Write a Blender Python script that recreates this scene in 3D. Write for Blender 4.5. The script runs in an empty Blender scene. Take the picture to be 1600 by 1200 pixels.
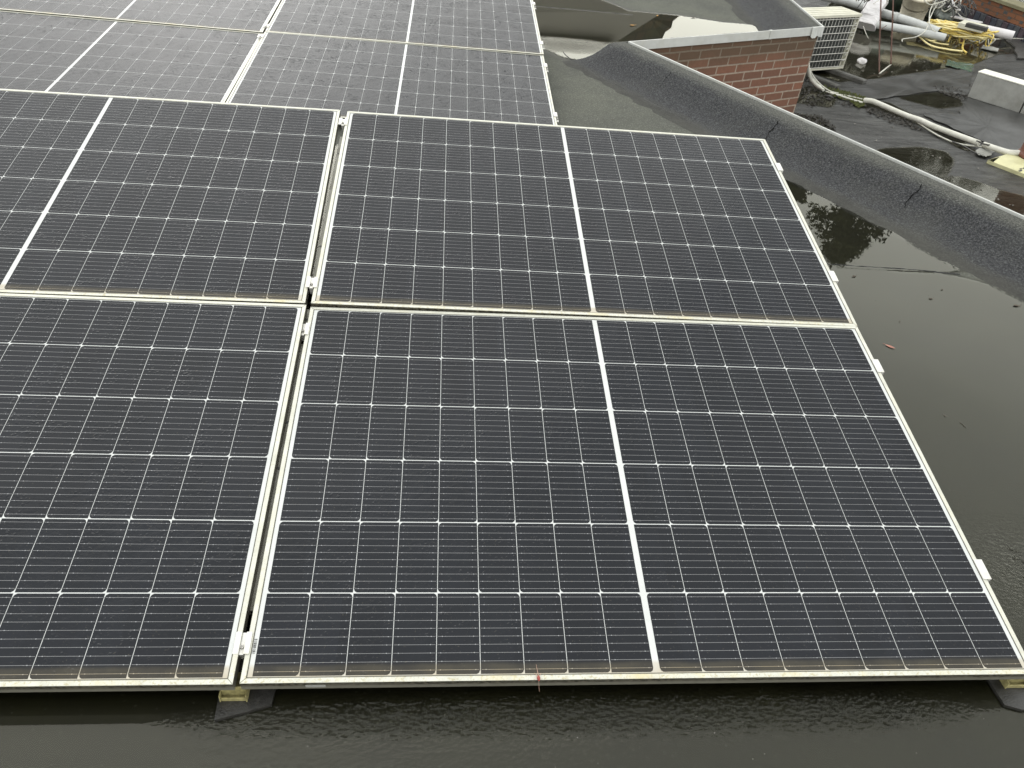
import bpy, bmesh, math, random
from mathutils import Vector, Matrix
C = bpy.context.scene.collection
sc = bpy.context.scene
random.seed(7)

# ------------------------------------------------------------ camera, sky, light, exposure
cam_d = bpy.data.cameras.new('camera'); cam = bpy.data.objects.new('camera', cam_d); C.objects.link(cam)
cam_d.sensor_width = 36; cam_d.lens = 27.3852; cam_d.clip_start = .02; cam_d.clip_end = 2000
cam.matrix_world = Matrix(((0.994442, -0.02925, -0.101143, 0.368985), (-0.060437, 0.628023, -0.775845, -0.866354), (0.086214, 0.777645, 0.622764, 1.484443), (0.0, 0.0, 0.0, 1.0)))
sc.camera = cam
SUN_AZ, SUN_EL = math.radians(-17), math.radians(24)      # azimuth from +Y towards +X
world = bpy.data.worlds.new('World'); sc.world = world; world.use_nodes = True
def build_world():
    nt = world.node_tree; nt.nodes.clear(); N = nt.nodes.new; L = nt.links.new
    out = N('ShaderNodeOutputWorld'); bg = N('ShaderNodeBackground'); L(bg.outputs[0], out.inputs[0])
    sky = N('ShaderNodeTexSky'); sky.sky_type = 'NISHITA'; sky.sun_disc = False
    sky.sun_elevation = SUN_EL; sky.sun_rotation = SUN_AZ; sky.dust_density = 5; sky.air_density = 2; sky.ozone_density = 1
    hs = N('ShaderNodeHueSaturation'); hs.inputs['Saturation'].default_value = .10; L(sky.outputs[0], hs.inputs['Color'])
    tc = N('ShaderNodeTexCoord'); mp = N('ShaderNodeMapping'); L(tc.outputs['Generated'], mp.inputs[0]); mp.inputs['Scale'].default_value = (1, 1, 2.2)
    no = N('ShaderNodeTexNoise'); no.inputs['Scale'].default_value = 1.7; no.inputs['Detail'].default_value = 4; no.inputs['Roughness'].default_value = .5
    L(mp.outputs[0], no.inputs['Vector'])
    rm = N('ShaderNodeMapRange'); rm.inputs['From Min'].default_value = .3; rm.inputs['From Max'].default_value = .7
    rm.inputs['To Min'].default_value = .80; rm.inputs['To Max'].default_value = 1.18; L(no.outputs['Fac'], rm.inputs['Value'])
    # cloud deck: even overcast grey mixed over the clear sky
    mx = N('ShaderNodeMix'); mx.data_type = 'RGBA'; mx.inputs['Factor'].default_value = .845
    L(hs.outputs[0], mx.inputs['A']); mx.inputs['B'].default_value = (9.2, 9.4, 9.15, 1)
    mu = N('ShaderNodeVectorMath'); mu.operation = 'SCALE'; L(mx.outputs['Result'], mu.inputs[0]); L(rm.outputs[0], mu.inputs['Scale'])
    L(mu.outputs[0], bg.inputs['Color']); bg.inputs['Strength'].default_value = .12
build_world()
sun_d = bpy.data.lights.new('sun', 'SUN'); sun = bpy.data.objects.new('sun', sun_d); C.objects.link(sun)
sun_d.energy = .5; sun_d.angle = math.radians(80); sun_d.color = (1, .97, .92)
sd = Vector((math.sin(SUN_AZ)*math.cos(SUN_EL), math.cos(SUN_AZ)*math.cos(SUN_EL), math.sin(SUN_EL)))
sun.rotation_euler = sd.to_track_quat('Z', 'Y').to_euler(); sun.location = (0, 0, 30)
sc.view_settings.view_transform = 'Standard'; sc.view_settings.look = 'None'; sc.view_settings.exposure = 0.85; sc.view_settings.gamma = 1
sc.render.engine = 'CYCLES'

# ------------------------------------------------------------ helpers
def tag(o, label=None, cat=None, group=None, kind=None):
    for k, v in (('label', label), ('category', cat), ('group', group), ('kind', kind)):
        if v: o[k] = v
    return o
def empty(name, loc=(0, 0, 0), rz=0):
    o = bpy.data.objects.new(name, None); C.objects.link(o); o.location = loc; o.rotation_euler = (0, 0, rz); o.empty_display_size = .1; return o
class MB:
    """collects faces with material slots into one mesh"""
    def __init__(s): s.v = []; s.f = []; s.m = []; s.sm = []
    def face(s, pts, m=0, smooth=False):
        b = len(s.v); s.v += [tuple(p) for p in pts]; s.f.append(tuple(range(b, b+len(pts)))); s.m.append(m); s.sm.append(smooth)
    def box(s, a, b, m=0, T=None):
        x0, y0, z0 = a; x1, y1, z1 = b
        p = [(x0,y0,z0),(x1,y0,z0),(x1,y1,z0),(x0,y1,z0),(x0,y0,z1),(x1,y0,z1),(x1,y1,z1),(x0,y1,z1)]
        if T: p = [tuple(T @ Vector(q)) for q in p]
        b0 = len(s.v); s.v += p
        for f in ((0,3,2,1),(4,5,6,7),(0,1,5,4),(1,2,6,5),(2,3,7,6),(3,0,4,7)): s.f.append(tuple(b0+i for i in f)); s.m.append(m); s.sm.append(False)
    def tube(s, pts, r, n=10, m=0, caps=True, smooth=True):
        pts = [Vector(p) for p in pts]; rs = r if isinstance(r, (list, tuple)) else [r]*len(pts)
        b0 = len(s.v); up = Vector((0, 0, 1)); prev = None
        for i, p in enumerate(pts):
            d = (pts[min(i+1, len(pts)-1)] - pts[max(i-1, 0)]).normalized()
            if prev is None:
                a = up if abs(d.z) < .9 else Vector((1, 0, 0)); u = d.cross(a).normalized()
            else:
                u = (prev - d*prev.dot(d)).normalized()
            prev = u; w = d.cross(u)
            for k in range(n):
                t = 2*math.pi*k/n; s.v.append(tuple(p + (u*math.cos(t) + w*math.sin(t))*rs[i]))
        for i in range(len(pts)-1):
            for k in range(n):
                k2 = (k+1) % n; s.f.append((b0+i*n+k, b0+i*n+k2, b0+(i+1)*n+k2, b0+(i+1)*n+k)); s.m.append(m); s.sm.append(smooth)
        if caps:
            s.f.append(tuple(b0+k for k in range(n))[::-1]); s.m.append(m); s.sm.append(False)
            e = b0+(len(pts)-1)*n; s.f.append(tuple(e+k for k in range(n))); s.m.append(m); s.sm.append(False)
    def lathe(s, prof, n=24, m=0, o=(0, 0, 0), T=None):
        b0 = len(s.v)
        for r, z in prof:
            for k in range(n):
                t = 2*math.pi*k/n; q = Vector((r*math.cos(t), r*math.sin(t), z))
                if T: q = T @ q
                s.v.append(tuple(q + Vector(o)))
        for i in range(len(prof)-1):
            for k in range(n):
                k2 = (k+1) % n; s.f.append((b0+i*n+k, b0+i*n+k2, b0+(i+1)*n+k2, b0+(i+1)*n+k)); s.m.append(m); s.sm.append(True)
    def build(s, name, mats, parent=None, bevel=0):
        me = bpy.data.meshes.new(name); me.from_pydata(s.v, [], s.f)
        for m in (mats if isinstance(mats, (list, tuple)) else [mats]): me.materials.append(m)
        me.polygons.foreach_set('material_index', s.m); me.polygons.foreach_set('use_smooth', s.sm); me.update()
        o = bpy.data.objects.new(name, me); C.objects.link(o)
        if parent: o.parent = parent
        if bevel:
            b = o.modifiers.new('bevel', 'BEVEL'); b.width = bevel; b.segments = 2; b.limit_method = 'ANGLE'
        return o
def smooth_path(pts, n=8):
    P = [Vector(p) for p in pts]; out = []
    for i in range(len(P)-1):
        a = P[max(i-1, 0)]; b = P[i]; c = P[i+1]; d = P[min(i+2, len(P)-1)]
        for k in range(n):
            t = k/n; out.append(.5*((2*b) + (c-a)*t + (2*a-5*b+4*c-d)*t*t + (3*b-a-3*c+d)*t*t*t))
    out.append(P[-1]); return out

# ------------------------------------------------------------ materials
class NT:
    def __init__(s, name):
        s.m = bpy.data.materials.new(name); s.m.use_nodes = True; s.t = s.m.node_tree; s.t.nodes.clear()
        s.out = s.N('ShaderNodeOutputMaterial')
    def N(s, k, **kw):
        n = s.t.nodes.new(k)
        for a, b in kw.items(): setattr(n, a, b)
        return n
    def L(s, a, b): s.t.links.new(a, b)
    def set(s, sock, v):
        if hasattr(v, 'node'): s.L(v, sock)
        elif isinstance(v, tuple) and len(v) == 3 and sock.type == 'RGBA': sock.default_value = (*v, 1)
        else: sock.default_value = v
    def math(s, op, a, b=0., c=None, clamp=False):
        n = s.N('ShaderNodeMath', operation=op, use_clamp=clamp); s.set(n.inputs[0], a); s.set(n.inputs[1], b)
        if c is not None: s.set(n.inputs[2], c)
        return n.outputs[0]
    def mix(s, f, a, b, blend='MIX'):
        n = s.N('ShaderNodeMix', data_type='RGBA', blend_type=blend); s.set(n.inputs['Factor'], f); s.set(n.inputs['A'], a); s.set(n.inputs['B'], b); return n.outputs['Result']
    def rng(s, v, a, b, c=0., d=1., sm=False):
        n = s.N('ShaderNodeMapRange'); 
        if sm: n.interpolation_type = 'SMOOTHSTEP'
        for k, q in zip(('Value', 'From Min', 'From Max', 'To Min', 'To Max'), (v, a, b, c, d)): s.set(n.inputs[k], q)
        return n.outputs[0]
    def obj(s):
        return s.N('ShaderNodeTexCoord').outputs['Object']
    def pos(s):
        return s.N('ShaderNodeNewGeometry').outputs['Position']
    def scaled(s, v, sc_, off=None):
        n = s.N('ShaderNodeMapping'); s.L(v, n.inputs[0]); n.inputs['Scale'].default_value = sc_
        if off is not None: s.set(n.inputs['Location'], off)
        return n.outputs[0]
    def noise(s, v, scale, detail=3, rough=.55, dist=0.):
        n = s.N('ShaderNodeTexNoise'); s.L(v, n.inputs['Vector']); n.inputs['Scale'].default_value = scale; n.inputs['Detail'].default_value = detail
        n.inputs['Roughness'].default_value = rough; n.inputs['Distortion'].default_value = dist; return n.outputs['Fac']
    def vor(s, v, scale, feat='F1', out='Distance'):
        n = s.N('ShaderNodeTexVoronoi', feature=feat); s.L(v, n.inputs['Vector']); n.inputs['Scale'].default_value = scale; return n.outputs[out]
    def xyz(s, v):
        n = s.N('ShaderNodeSeparateXYZ'); s.L(v, n.inputs[0]); return n.outputs
    def bump(s, h, strength=.3, dist=.01, normal=None):
        n = s.N('ShaderNodeBump'); s.set(n.inputs['Height'], h); s.set(n.inputs['Strength'], strength); s.set(n.inputs['Distance'], dist)
        if normal is not None: s.L(normal, n.inputs['Normal'])
        return n.outputs[0]
    def pbsdf(s, color, rough=.5, metal=0., spec=.5, normal=None, coat=0., coat_r=.05, coat_n=None, coat_ior=1.5, sheen=0.):
        b = s.N('ShaderNodeBsdfPrincipled'); s.set(b.inputs['Base Color'], color); s.set(b.inputs['Roughness'], rough); s.set(b.inputs['Metallic'], metal)
        s.set(b.inputs['Specular IOR Level'], spec); s.set(b.inputs['Coat Weight'], coat); s.set(b.inputs['Coat Roughness'], coat_r); s.set(b.inputs['Coat IOR'], coat_ior)
        if normal is not None: s.L(normal, b.inputs['Normal'])
        if coat_n is not None: s.L(coat_n, b.inputs['Coat Normal'])
        return b.outputs[0]
    def done(s, sh): s.L(sh, s.out.inputs[0]); return s.m

def simple(name, col, rough=.5, metal=0., var=.15, scale=30., bump=.0, dirt=None, dirt_amt=.3, spec=.5):
    t = NT(name); p = t.obj(); n = t.noise(p, scale, 5, .6)
    c = t.mix(t.rng(n, .35, .65), tuple(x*(1-var) for x in col), tuple(min(x*(1+var), 1) for x in col))
    if dirt: c = t.mix(t.math('MULTIPLY', t.rng(t.noise(p, scale*.35, 6, .7), .5, .68), dirt_amt), c, dirt)
    nn = t.bump(t.noise(p, scale*4, 4), bump, .003) if bump else None
    return t.done(t.pbsdf(c, t.rng(n, .3, .7, rough*.85, min(rough*1.15, 1)), metal, spec, nn))

# --- solar glass: everything lies under one wet glass sheet (coat)
def droplets(t, rnd_off):
    p = t.N('ShaderNodeVectorMath', operation='ADD'); t.L(t.obj(), p.inputs[0]); t.L(rnd_off, p.inputs[1]); p = p.outputs[0]
    pw = t.N('ShaderNodeVectorMath', operation='ADD'); t.L(p, pw.inputs[0])
    nn = t.N('ShaderNodeTexNoise'); t.L(p, nn.inputs['Vector']); nn.inputs['Scale'].default_value = 60
    sc2 = t.N('ShaderNodeVectorMath', operation='SCALE'); t.L(nn.outputs['Color'], sc2.inputs[0]); sc2.inputs['Scale'].default_value = .012; t.L(sc2.outputs[0], pw.inputs[1])
    q = pw.outputs[0]
    d1 = t.rng(t.vor(t.scaled(q, (1, 1, 1)), 95), .12, .42, 1., 0., True)
    gate1 = t.rng(t.noise(p, 7, 3, .6), .46, .58)
    gate2 = t.rng(t.noise(p, 33, 2, .5), .42, .6)
    big = t.math('MULTIPLY', t.math('MULTIPLY', d1, gate1), gate2)
    film = t.math('MULTIPLY', t.noise(t.scaled(p, (1, 1.3, 1)), 17, 4, .6, 1.2), t.rng(t.noise(p, 1.7, 3, .55), .40, .60, .10, 1.))
    return t.math('ADD', t.math('MULTIPLY', big, 1.), t.math('MULTIPLY', film, 1.1)), p
def glassy(name, col, rough=.4, metal=0., kind='cell'):
    t = NT(name)
    oi = t.N('ShaderNodeObjectInfo'); cm = t.N('ShaderNodeCombineXYZ')
    r10 = t.math('MULTIPLY', oi.outputs['Random'], 37.); t.L(r10, cm.inputs[0]); t.L(r10, cm.inputs[1])
    h, p = droplets(t, cm.outputs[0])
    X = t.xyz(t.obj())
    n1 = t.noise(p, 18, 5, .65); c = col
    if kind == 'cell':
        cl = t.N('ShaderNodeTexWhiteNoise'); cl.noise_dimensions = '2D'
        cc = t.N('ShaderNodeCombineXYZ'); t.L(t.math('FLOOR', t.math('MULTIPLY', X[0], 10.8)), cc.inputs[0]); t.L(t.math('FLOOR', t.math('MULTIPLY', X[1], 5.43)), cc.inputs[1]); t.L(cc.outputs[0], cl.inputs['Vector'])
        c = t.mix(cl.outputs['Value'], tuple(x*.86 for x in col), tuple(x*1.15 for x in col))
    c = t.mix(t.rng(n1, .35, .7, 0, .5), c, tuple(x*.8 for x in col))
    # silt washed down to the lower edge and a thin line along it
    yy = t.math('ADD', X[1], t.math('MULTIPLY', t.math('SUBTRACT', t.noise(p, 9, 4), .5), .012))
    silt = t.math('MULTIPLY', t.rng(yy, .030, .042, 1., 0., True), t.rng(t.noise(p, 14, 4), .25, .6, .45, .95))
    specks = t.math('MULTIPLY', t.rng(t.noise(p, 210, 2, .6), .66, .74), .35)
    fl = .42 if kind == 'cell' else .6
    c = t.mix(t.math('MULTIPLY', silt, fl), c, (.095, .082, .055) if kind == 'cell' else (.33, .25, .12))
    c = t.mix(specks, c, (.10, .09, .07) if kind == 'cell' else (.35, .32, .25))
    cn = t.bump(h, .85, .0019)
    cr = t.math('ADD', t.rng(n1, .3, .7, .06, .13), t.math('MULTIPLY', silt, .12))
    return t.done(t.pbsdf(c, rough, metal, .0 if kind == 'cell' else .2, None, .37, cr, cn, 1.5))
M = {}
M['cell'] = glassy('solar_cell', (.0095, .0108, .0142), .5)
M['back'] = glassy('white_backsheet', (.52, .53, .52), .6, 0, 'back')
M['bus'] = glassy('busbar', (.20, .20, .205), .35, .2, 'bus')
M['pad'] = glassy('solder_pad', (.27, .275, .285), .3, .2, 'bus')
def frame_mat():
    t = NT('anodised_aluminium'); o = t.obj(); X = t.xyz(o); oi = t.N('ShaderNodeObjectInfo')
    cm = t.N('ShaderNodeCombineXYZ'); r10 = t.math('MULTIPLY', oi.outputs['Random'], 23.); t.L(r10, cm.inputs[0])
    a = t.N('ShaderNodeVectorMath', operation='ADD'); t.L(o, a.inputs[0]); t.L(cm.outputs[0], a.inputs[1]); p = a.outputs[0]
    c = t.mix(t.rng(t.noise(p, 24, 5, .6), .35, .7), (.56, .555, .49), (.45, .445, .385))
    low = t.rng(X[1], .004, .05, 1., .25, True)
    c = t.mix(t.math('MULTIPLY', t.rng(t.noise(p, 130, 5, .7), .52, .62), t.math('MULTIPLY', low, .75)), c, (.36, .31, .17))
    c = t.mix(t.math('MULTIPLY', t.rng(t.noise(p, 7, 5, .7), .5, .66), t.math('MULTIPLY', low, .8)), c, (.52, .46, .27))
    c = t.mix(t.math('MULTIPLY', t.rng(t.noise(p, 420, 2, .7), .63, .7), .7), c, (.10, .09, .06))
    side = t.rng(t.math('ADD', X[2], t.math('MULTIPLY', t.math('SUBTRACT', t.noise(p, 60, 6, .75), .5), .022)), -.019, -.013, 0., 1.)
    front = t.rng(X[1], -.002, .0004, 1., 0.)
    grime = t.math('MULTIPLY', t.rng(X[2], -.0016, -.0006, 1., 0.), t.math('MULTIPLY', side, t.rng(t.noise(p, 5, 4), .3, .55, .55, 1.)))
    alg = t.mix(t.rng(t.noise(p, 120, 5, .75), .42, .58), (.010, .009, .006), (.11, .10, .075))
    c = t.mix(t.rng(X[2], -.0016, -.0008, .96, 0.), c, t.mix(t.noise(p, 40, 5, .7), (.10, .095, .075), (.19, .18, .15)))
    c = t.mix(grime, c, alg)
    return t.done(t.pbsdf(c, .42, .15, .4))
M['frame'] = frame_mat()
M['alu'] = simple('bare_aluminium', (.6, .595, .55), .38, .35, .1, 30, dirt=(.25, .22, .15), dirt_amt=.5)
M['rail'] = simple('rail_aluminium', (.24, .235, .20), .5, .2, .12, 30, dirt=(.10, .085, .06), dirt_amt=.8)
M['groove'] = simple('groove_shade_dirt', (.085, .08, .06), .7, 0, .3, 60)
M['clip'] = simple('clamp_aluminium', (.60, .59, .56), .35, .3, .08, 80, dirt=(.4, .36, .26), dirt_amt=.4)
M['steel'] = simple('bolt_steel', (.30, .29, .27), .35, .8, .2, 100)
M['foot'] = simple('algae_stained_aluminium', (.30, .265, .12), .45, .2, .35, 60, dirt=(.08, .068, .025), dirt_amt=.8)
M['black_rubber'] = simple('black_rubber', (.022, .021, .019), .38, 0, .3, 60, .5)
M['sticker'] = simple('sticker', (.30, .30, .28), .5, 0, .1, 60)
M['ink'] = simple('ink', (.06, .06, .06), .6)

# --- roofing
def roofing(name, base, var, grit=1., rough=.85, blue=0.):
    t = NT(name); p = t.pos()
    g = t.noise(p, 420, 3, .7); g2 = t.vor(p, 260, 'F1', 'Color'); gx = t.N('ShaderNodeSeparateColor'); t.L(g2, gx.inputs[0])
    big = t.noise(p, 2.3, 5, .6); mid = t.noise(p, 14, 5, .6)
    c = t.mix(t.rng(big, .35, .68), base, tuple(x*var for x in base))
    c = t.mix(t.rng(mid, .35, .7, 0, .5), c, tuple(x*.72 for x in base))
    # mineral granules: single light and dark chips
    c = t.mix(t.math('MULTIPLY', t.rng(gx.outputs[0], .80, .93), .55*grit), c, tuple(min(x*3.1, 1) for x in base))
    c = t.mix(t.math('MULTIPLY', t.rng(gx.outputs[1], .62, .9), .6*grit), c, tuple(x*.3 for x in base))
    # lichen and moss bloom
    c = t.mix(t.math('MULTIPLY', t.rng(t.noise(p, 3.6, 6, .7), .50, .70), .55), c, (base[0]*1.5, base[1]*1.6, base[2]*1.15))
    n = t.bump(t.math('ADD', g, gx.outputs[2]), .5*grit, .0028)
    return t.done(t.pbsdf(c, rough, 0, .35, n))
M['mineral'] = roofing('mineral_roofing', (.082, .084, .072), .72)
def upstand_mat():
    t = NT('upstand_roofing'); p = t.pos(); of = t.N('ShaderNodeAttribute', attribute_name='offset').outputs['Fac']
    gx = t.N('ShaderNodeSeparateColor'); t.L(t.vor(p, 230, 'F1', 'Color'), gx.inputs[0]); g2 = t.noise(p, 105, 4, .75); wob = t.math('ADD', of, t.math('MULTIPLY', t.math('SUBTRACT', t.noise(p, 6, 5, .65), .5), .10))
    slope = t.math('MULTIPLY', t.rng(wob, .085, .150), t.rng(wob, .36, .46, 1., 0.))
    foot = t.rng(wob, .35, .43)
    # darker bluish tone on the slope, lighter chips on the flat top, smooth wet silt along the foot
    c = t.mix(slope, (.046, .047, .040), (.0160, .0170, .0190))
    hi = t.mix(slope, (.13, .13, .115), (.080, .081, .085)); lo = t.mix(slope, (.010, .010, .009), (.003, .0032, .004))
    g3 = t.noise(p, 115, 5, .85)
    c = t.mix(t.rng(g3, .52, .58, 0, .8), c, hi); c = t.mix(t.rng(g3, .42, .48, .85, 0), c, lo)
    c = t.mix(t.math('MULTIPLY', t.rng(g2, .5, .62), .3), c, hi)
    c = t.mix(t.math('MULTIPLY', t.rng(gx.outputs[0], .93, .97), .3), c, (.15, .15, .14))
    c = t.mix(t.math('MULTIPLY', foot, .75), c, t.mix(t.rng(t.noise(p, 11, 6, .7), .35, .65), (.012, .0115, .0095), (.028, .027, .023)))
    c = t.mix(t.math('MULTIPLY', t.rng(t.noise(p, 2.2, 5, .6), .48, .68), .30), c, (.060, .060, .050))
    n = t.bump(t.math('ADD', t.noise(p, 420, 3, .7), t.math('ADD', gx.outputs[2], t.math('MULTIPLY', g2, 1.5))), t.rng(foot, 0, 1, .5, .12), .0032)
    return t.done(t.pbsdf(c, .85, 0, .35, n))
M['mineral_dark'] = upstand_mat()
def wet_roof():
    """flat roof skin: dry mineral felt -> soaked dark felt, driven by the wetness attribute"""
    t = NT('wet_roofing'); p = t.pos(); at = t.N('ShaderNodeAttribute', attribute_name='wet'); wet = at.outputs['Fac']
    g2 = t.vor(p, 260, 'F1', 'Color'); gx = t.N('ShaderNodeSeparateColor'); t.L(g2, gx.inputs[0])
    big = t.noise(p, 2.1, 5, .6)
    dry = t.mix(t.rng(big, .35, .68), (.084, .087, .069), (.058, .060, .051))
    dry = t.mix(t.math('MULTIPLY', t.rng(gx.outputs[0], .8, .93), .45), dry, (.24, .24, .21))
    dry = t.mix(t.math('MULTIPLY', t.rng(gx.outputs[1], .62, .9), .45), dry, (.03, .03, .027))
    dry = t.mix(t.math('MULTIPLY', t.rng(t.noise(p, 5, 6, .7), .5, .7), .4), dry, (.045, .047, .040))
    soak = t.mix(t.rng(t.noise(p, 4, 6, .65), .35, .7), (.0130, .0128, .0028), (.0078, .0075, .0018))
    soak = t.mix(t.math('MULTIPLY', t.rng(gx.outputs[0], .988, .994), .35), soak, (.07, .07, .055))
    k = t.rng(t.math('ADD', wet, t.math('MULTIPLY', t.math('SUBTRACT', t.noise(p, 7, 5, .65), .5), .8)), -.55, .25)
    c = t.mix(k, dry, soak)
    n = t.bump(t.math('ADD', t.noise(p, 420, 3, .7), gx.outputs[2]), t.rng(k, 0, 1, .5, .06), .0028)
    return t.done(t.pbsdf(c, t.rng(k, 0, 1, .88, .5), 0, .3, n))
M['wet_roof'] = wet_roof()
def water(name, tint=(.93, .93, .90), brk_amp=1.):
    t = NT(name); p = t.pos(); wet = t.N('ShaderNodeAttribute', attribute_name='wet').outputs['Fac']; rip = t.N('ShaderNodeAttribute', attribute_name='ripple').outputs['Fac']
    brk = t.math('ADD', t.math('MULTIPLY', t.math('SUBTRACT', t.noise(p, 75, 4, .65), .5), 1.25), t.math('MULTIPLY', t.math('SUBTRACT', t.noise(p, 9, 4, .6), .5), .7))
    v = t.math('ADD', wet, t.math('MULTIPLY', brk, brk_amp)); mask = t.rng(v, .47, .53)
    edge = t.rng(v, .5, .66, 1., 0.)                       # meniscus near chips and shores
    amp = t.math('ADD', t.math('MULTIPLY', rip, 1.), t.math('MULTIPLY', edge, .30), None, True)
    wv = t.math('ADD', t.math('MULTIPLY', t.vor(t.scaled(p, (1, 1.5, 1)), 95, 'SMOOTH_F1'), 1.0), t.math('MULTIPLY', t.noise(t.scaled(p, (1, 1.6, 1)), 60, 2, .5, .7), 1.2))
    n = t.bump(wv, t.math('ADD', t.math('MULTIPLY', amp, .95), .0006), .0075)
    fr = t.N('ShaderNodeFresnel'); fr.inputs['IOR'].default_value = 1.36; t.L(n, fr.inputs['Normal'])
    gl = t.N('ShaderNodeBsdfGlossy'); gl.inputs['Roughness'].default_value = .012; gl.inputs['Color'].default_value = (1, .99, .89, 1); t.L(n, gl.inputs['Normal'])
    tr = t.N('ShaderNodeBsdfTransparent'); tr.inputs['Color'].default_value = (*tint, 1)
    m1 = t.N('ShaderNodeMixShader'); t.L(fr.outputs[0], m1.inputs[0]); t.L(tr.outputs[0], m1.inputs[1]); t.L(gl.outputs[0], m1.inputs[2])
    tr2 = t.N('ShaderNodeBsdfTransparent')
    m2 = t.N('ShaderNodeMixShader'); t.L(mask, m2.inputs[0]); t.L(tr2.outputs[0], m2.inputs[1]); t.L(m1.outputs[0], m2.inputs[2])
    return t.done(m2.outputs[0])
M['water'] = water('puddle_water'); M['water_low'] = water('lower_puddle_water', (.93, .92, .86), .28)
def membrane():
    t = NT('lower_roof_sheet'); p = t.pos(); wet = t.N('ShaderNodeAttribute', attribute_name='wet').outputs['Fac']
    a = t.noise(t.scaled(p, (1, 3.2, 1)), 2.0, 6, .65, 1.2); b = t.noise(p, 16, 5, .65)
    c = t.mix(t.rng(a, .38, .62), (.012, .012, .011), (.056, .056, .053)); c = t.mix(t.rng(b, .4, .75, 0, .45), c, (.030, .029, .026))  # wrinkle shading put into the colour, following the bump noise
    c = t.mix(t.rng(wet, .3, .6), c, (.011, .010, .004))
    n = t.bump(t.math('ADD', a, t.math('MULTIPLY', b, .25)), .6, .06)
    return t.done(t.pbsdf(c, t.rng(b, .3, .7, .30, .5), 0, .4, n))
M['membrane'] = membrane()

# --- brick
def brick_mat(name, c1, c2, mortar, bw=.20, rh=.0645, ms=.0045, off=(0, 0, 0), squash=1.):
    t = NT(name); o = t.scaled(t.obj(), (1, 1, 1), off); X = t.xyz(o)
    cm = t.N('ShaderNodeCombineXYZ'); t.L(X[0], cm.inputs[0]); t.L(X[2], cm.inputs[1])
    br = t.N('ShaderNodeTexBrick'); 
    # wobble the joints a touch
    wv = t.N('ShaderNodeTexNoise'); t.L(cm.outputs[0], wv.inputs['Vector']); wv.inputs['Scale'].default_value = 9
    s2 = t.N('ShaderNodeVectorMath', operation='SCALE'); t.L(wv.outputs['Color'], s2.inputs[0]); s2.inputs['Scale'].default_value = .006
    ad = t.N('ShaderNodeVectorMath', operation='ADD'); t.L(cm.outputs[0], ad.inputs[0]); t.L(s2.outputs[0], ad.inputs[1])
    t.L(ad.outputs[0], br.inputs['Vector']); br.offset = .5; br.inputs['Scale'].default_value = 1
    br.inputs['Brick Width'].default_value = bw; br.inputs['Row Height'].default_value = rh; br.inputs['Mortar Size'].default_value = ms; br.inputs['Mortar Smooth'].default_value = .12; br.inputs['Bias'].default_value = 0
    br.inputs['Color1'].default_value = (*c1, 1); br.inputs['Color2'].default_value = (*c2, 1); br.inputs['Mortar'].default_value = (*mortar, 1)
    n1 = t.noise(o, 38, 6, .7); n2 = t.noise(o, 3.2, 4, .6)
    c = t.mix(t.rng(n1, .35, .7, 0, .55), br.outputs['Color'], (c1[0]*.6, c1[1]*.62, c1[2]*.65))
    # darker olive brown towards the top, with an uneven edge
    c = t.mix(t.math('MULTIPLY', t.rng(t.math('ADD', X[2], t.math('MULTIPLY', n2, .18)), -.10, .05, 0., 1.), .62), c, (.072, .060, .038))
    h = t.math('SUBTRACT', t.math('MULTIPLY', n1, .35), br.outputs['Fac'])
    return t.done(t.pbsdf(c, .82, 0, .25, t.bump(h, .7, .006)))

# ------------------------------------------------------------ solar panels
PL, PH = 1.722, 1.134
MX, MY, CS = .0225, .0145, .0145
hp = (PL - 2*MX - CS)/2/9; vp = (PH - 2*MY)/6
def colx(i): return MX + i*hp if i < 9 else MX + CS + i*hp     # left edge of cell i (0..17)
def laminate_mesh():
    mb = MB(); g = .0013; zg = -.0016; ch = .0068
    mb.face([(.009, .009, zg), (PL-.009, .009, zg), (PL-.009, PH-.009, zg), (.009, PH-.009, zg)], 0)
    for r in range(6):
        y1 = PH - MY - r*vp - (g if r else 0); y0 = PH - MY - (r+1)*vp + (g if r < 5 else 0)
        for c in range(18):
            x0 = colx(c) + (.0007 if c not in (0, 9) else 0); x1 = colx(c) + hp - (.0007 if c not in (8, 17) else 0)
            # half cells: corners are cut on one long side only, alternating by row and mirrored across the centre strip
            right = (r % 2 == 1) if c < 9 else (r % 2 == 0)
            z = zg + .0003
            if right: pts = [(x0, y0), (x1-ch, y0), (x1-ch*.3, y0+ch*.45), (x1, y0+ch*1.3), (x1, y1-ch*1.3), (x1-ch*.3, y1-ch*.45), (x1-ch, y1), (x0, y1)]
            else: pts = [(x0+ch, y0), (x1, y0), (x1, y1), (x0+ch, y1), (x0+ch*.3, y1-ch*.45), (x0, y1-ch*1.3), (x0, y0+ch*1.3), (x0+ch*.3, y0+ch*.45)]
            mb.face([(x, y, z) for x, y in pts], 1)
            for k in range(10):
                yb = y0 + (y1-y0)*(k+.5)/10; w = .00042; zb = z + .0002
                xa, xb = x0 + .0018, x1 - .0018
                mb.face([(xa, yb-w, zb), (xb, yb-w, zb), (xb, yb+w, zb), (xa, yb+w, zb)], 2)
                for xp in (.010, .019, hp-.021, hp-.012):
                    s = .0009 if xp in (.010, hp-.012) else .0005
                    q = x0 + xp + random.uniform(-.0022, .0022); mb.face([(q-s*1.3, yb-s, zb+.0001), (q+s*1.3, yb-s, zb+.0001), (q+s*1.3, yb+s, zb+.0001), (q-s*1.3, yb+s, zb+.0001)], 3)
    return mb
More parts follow.
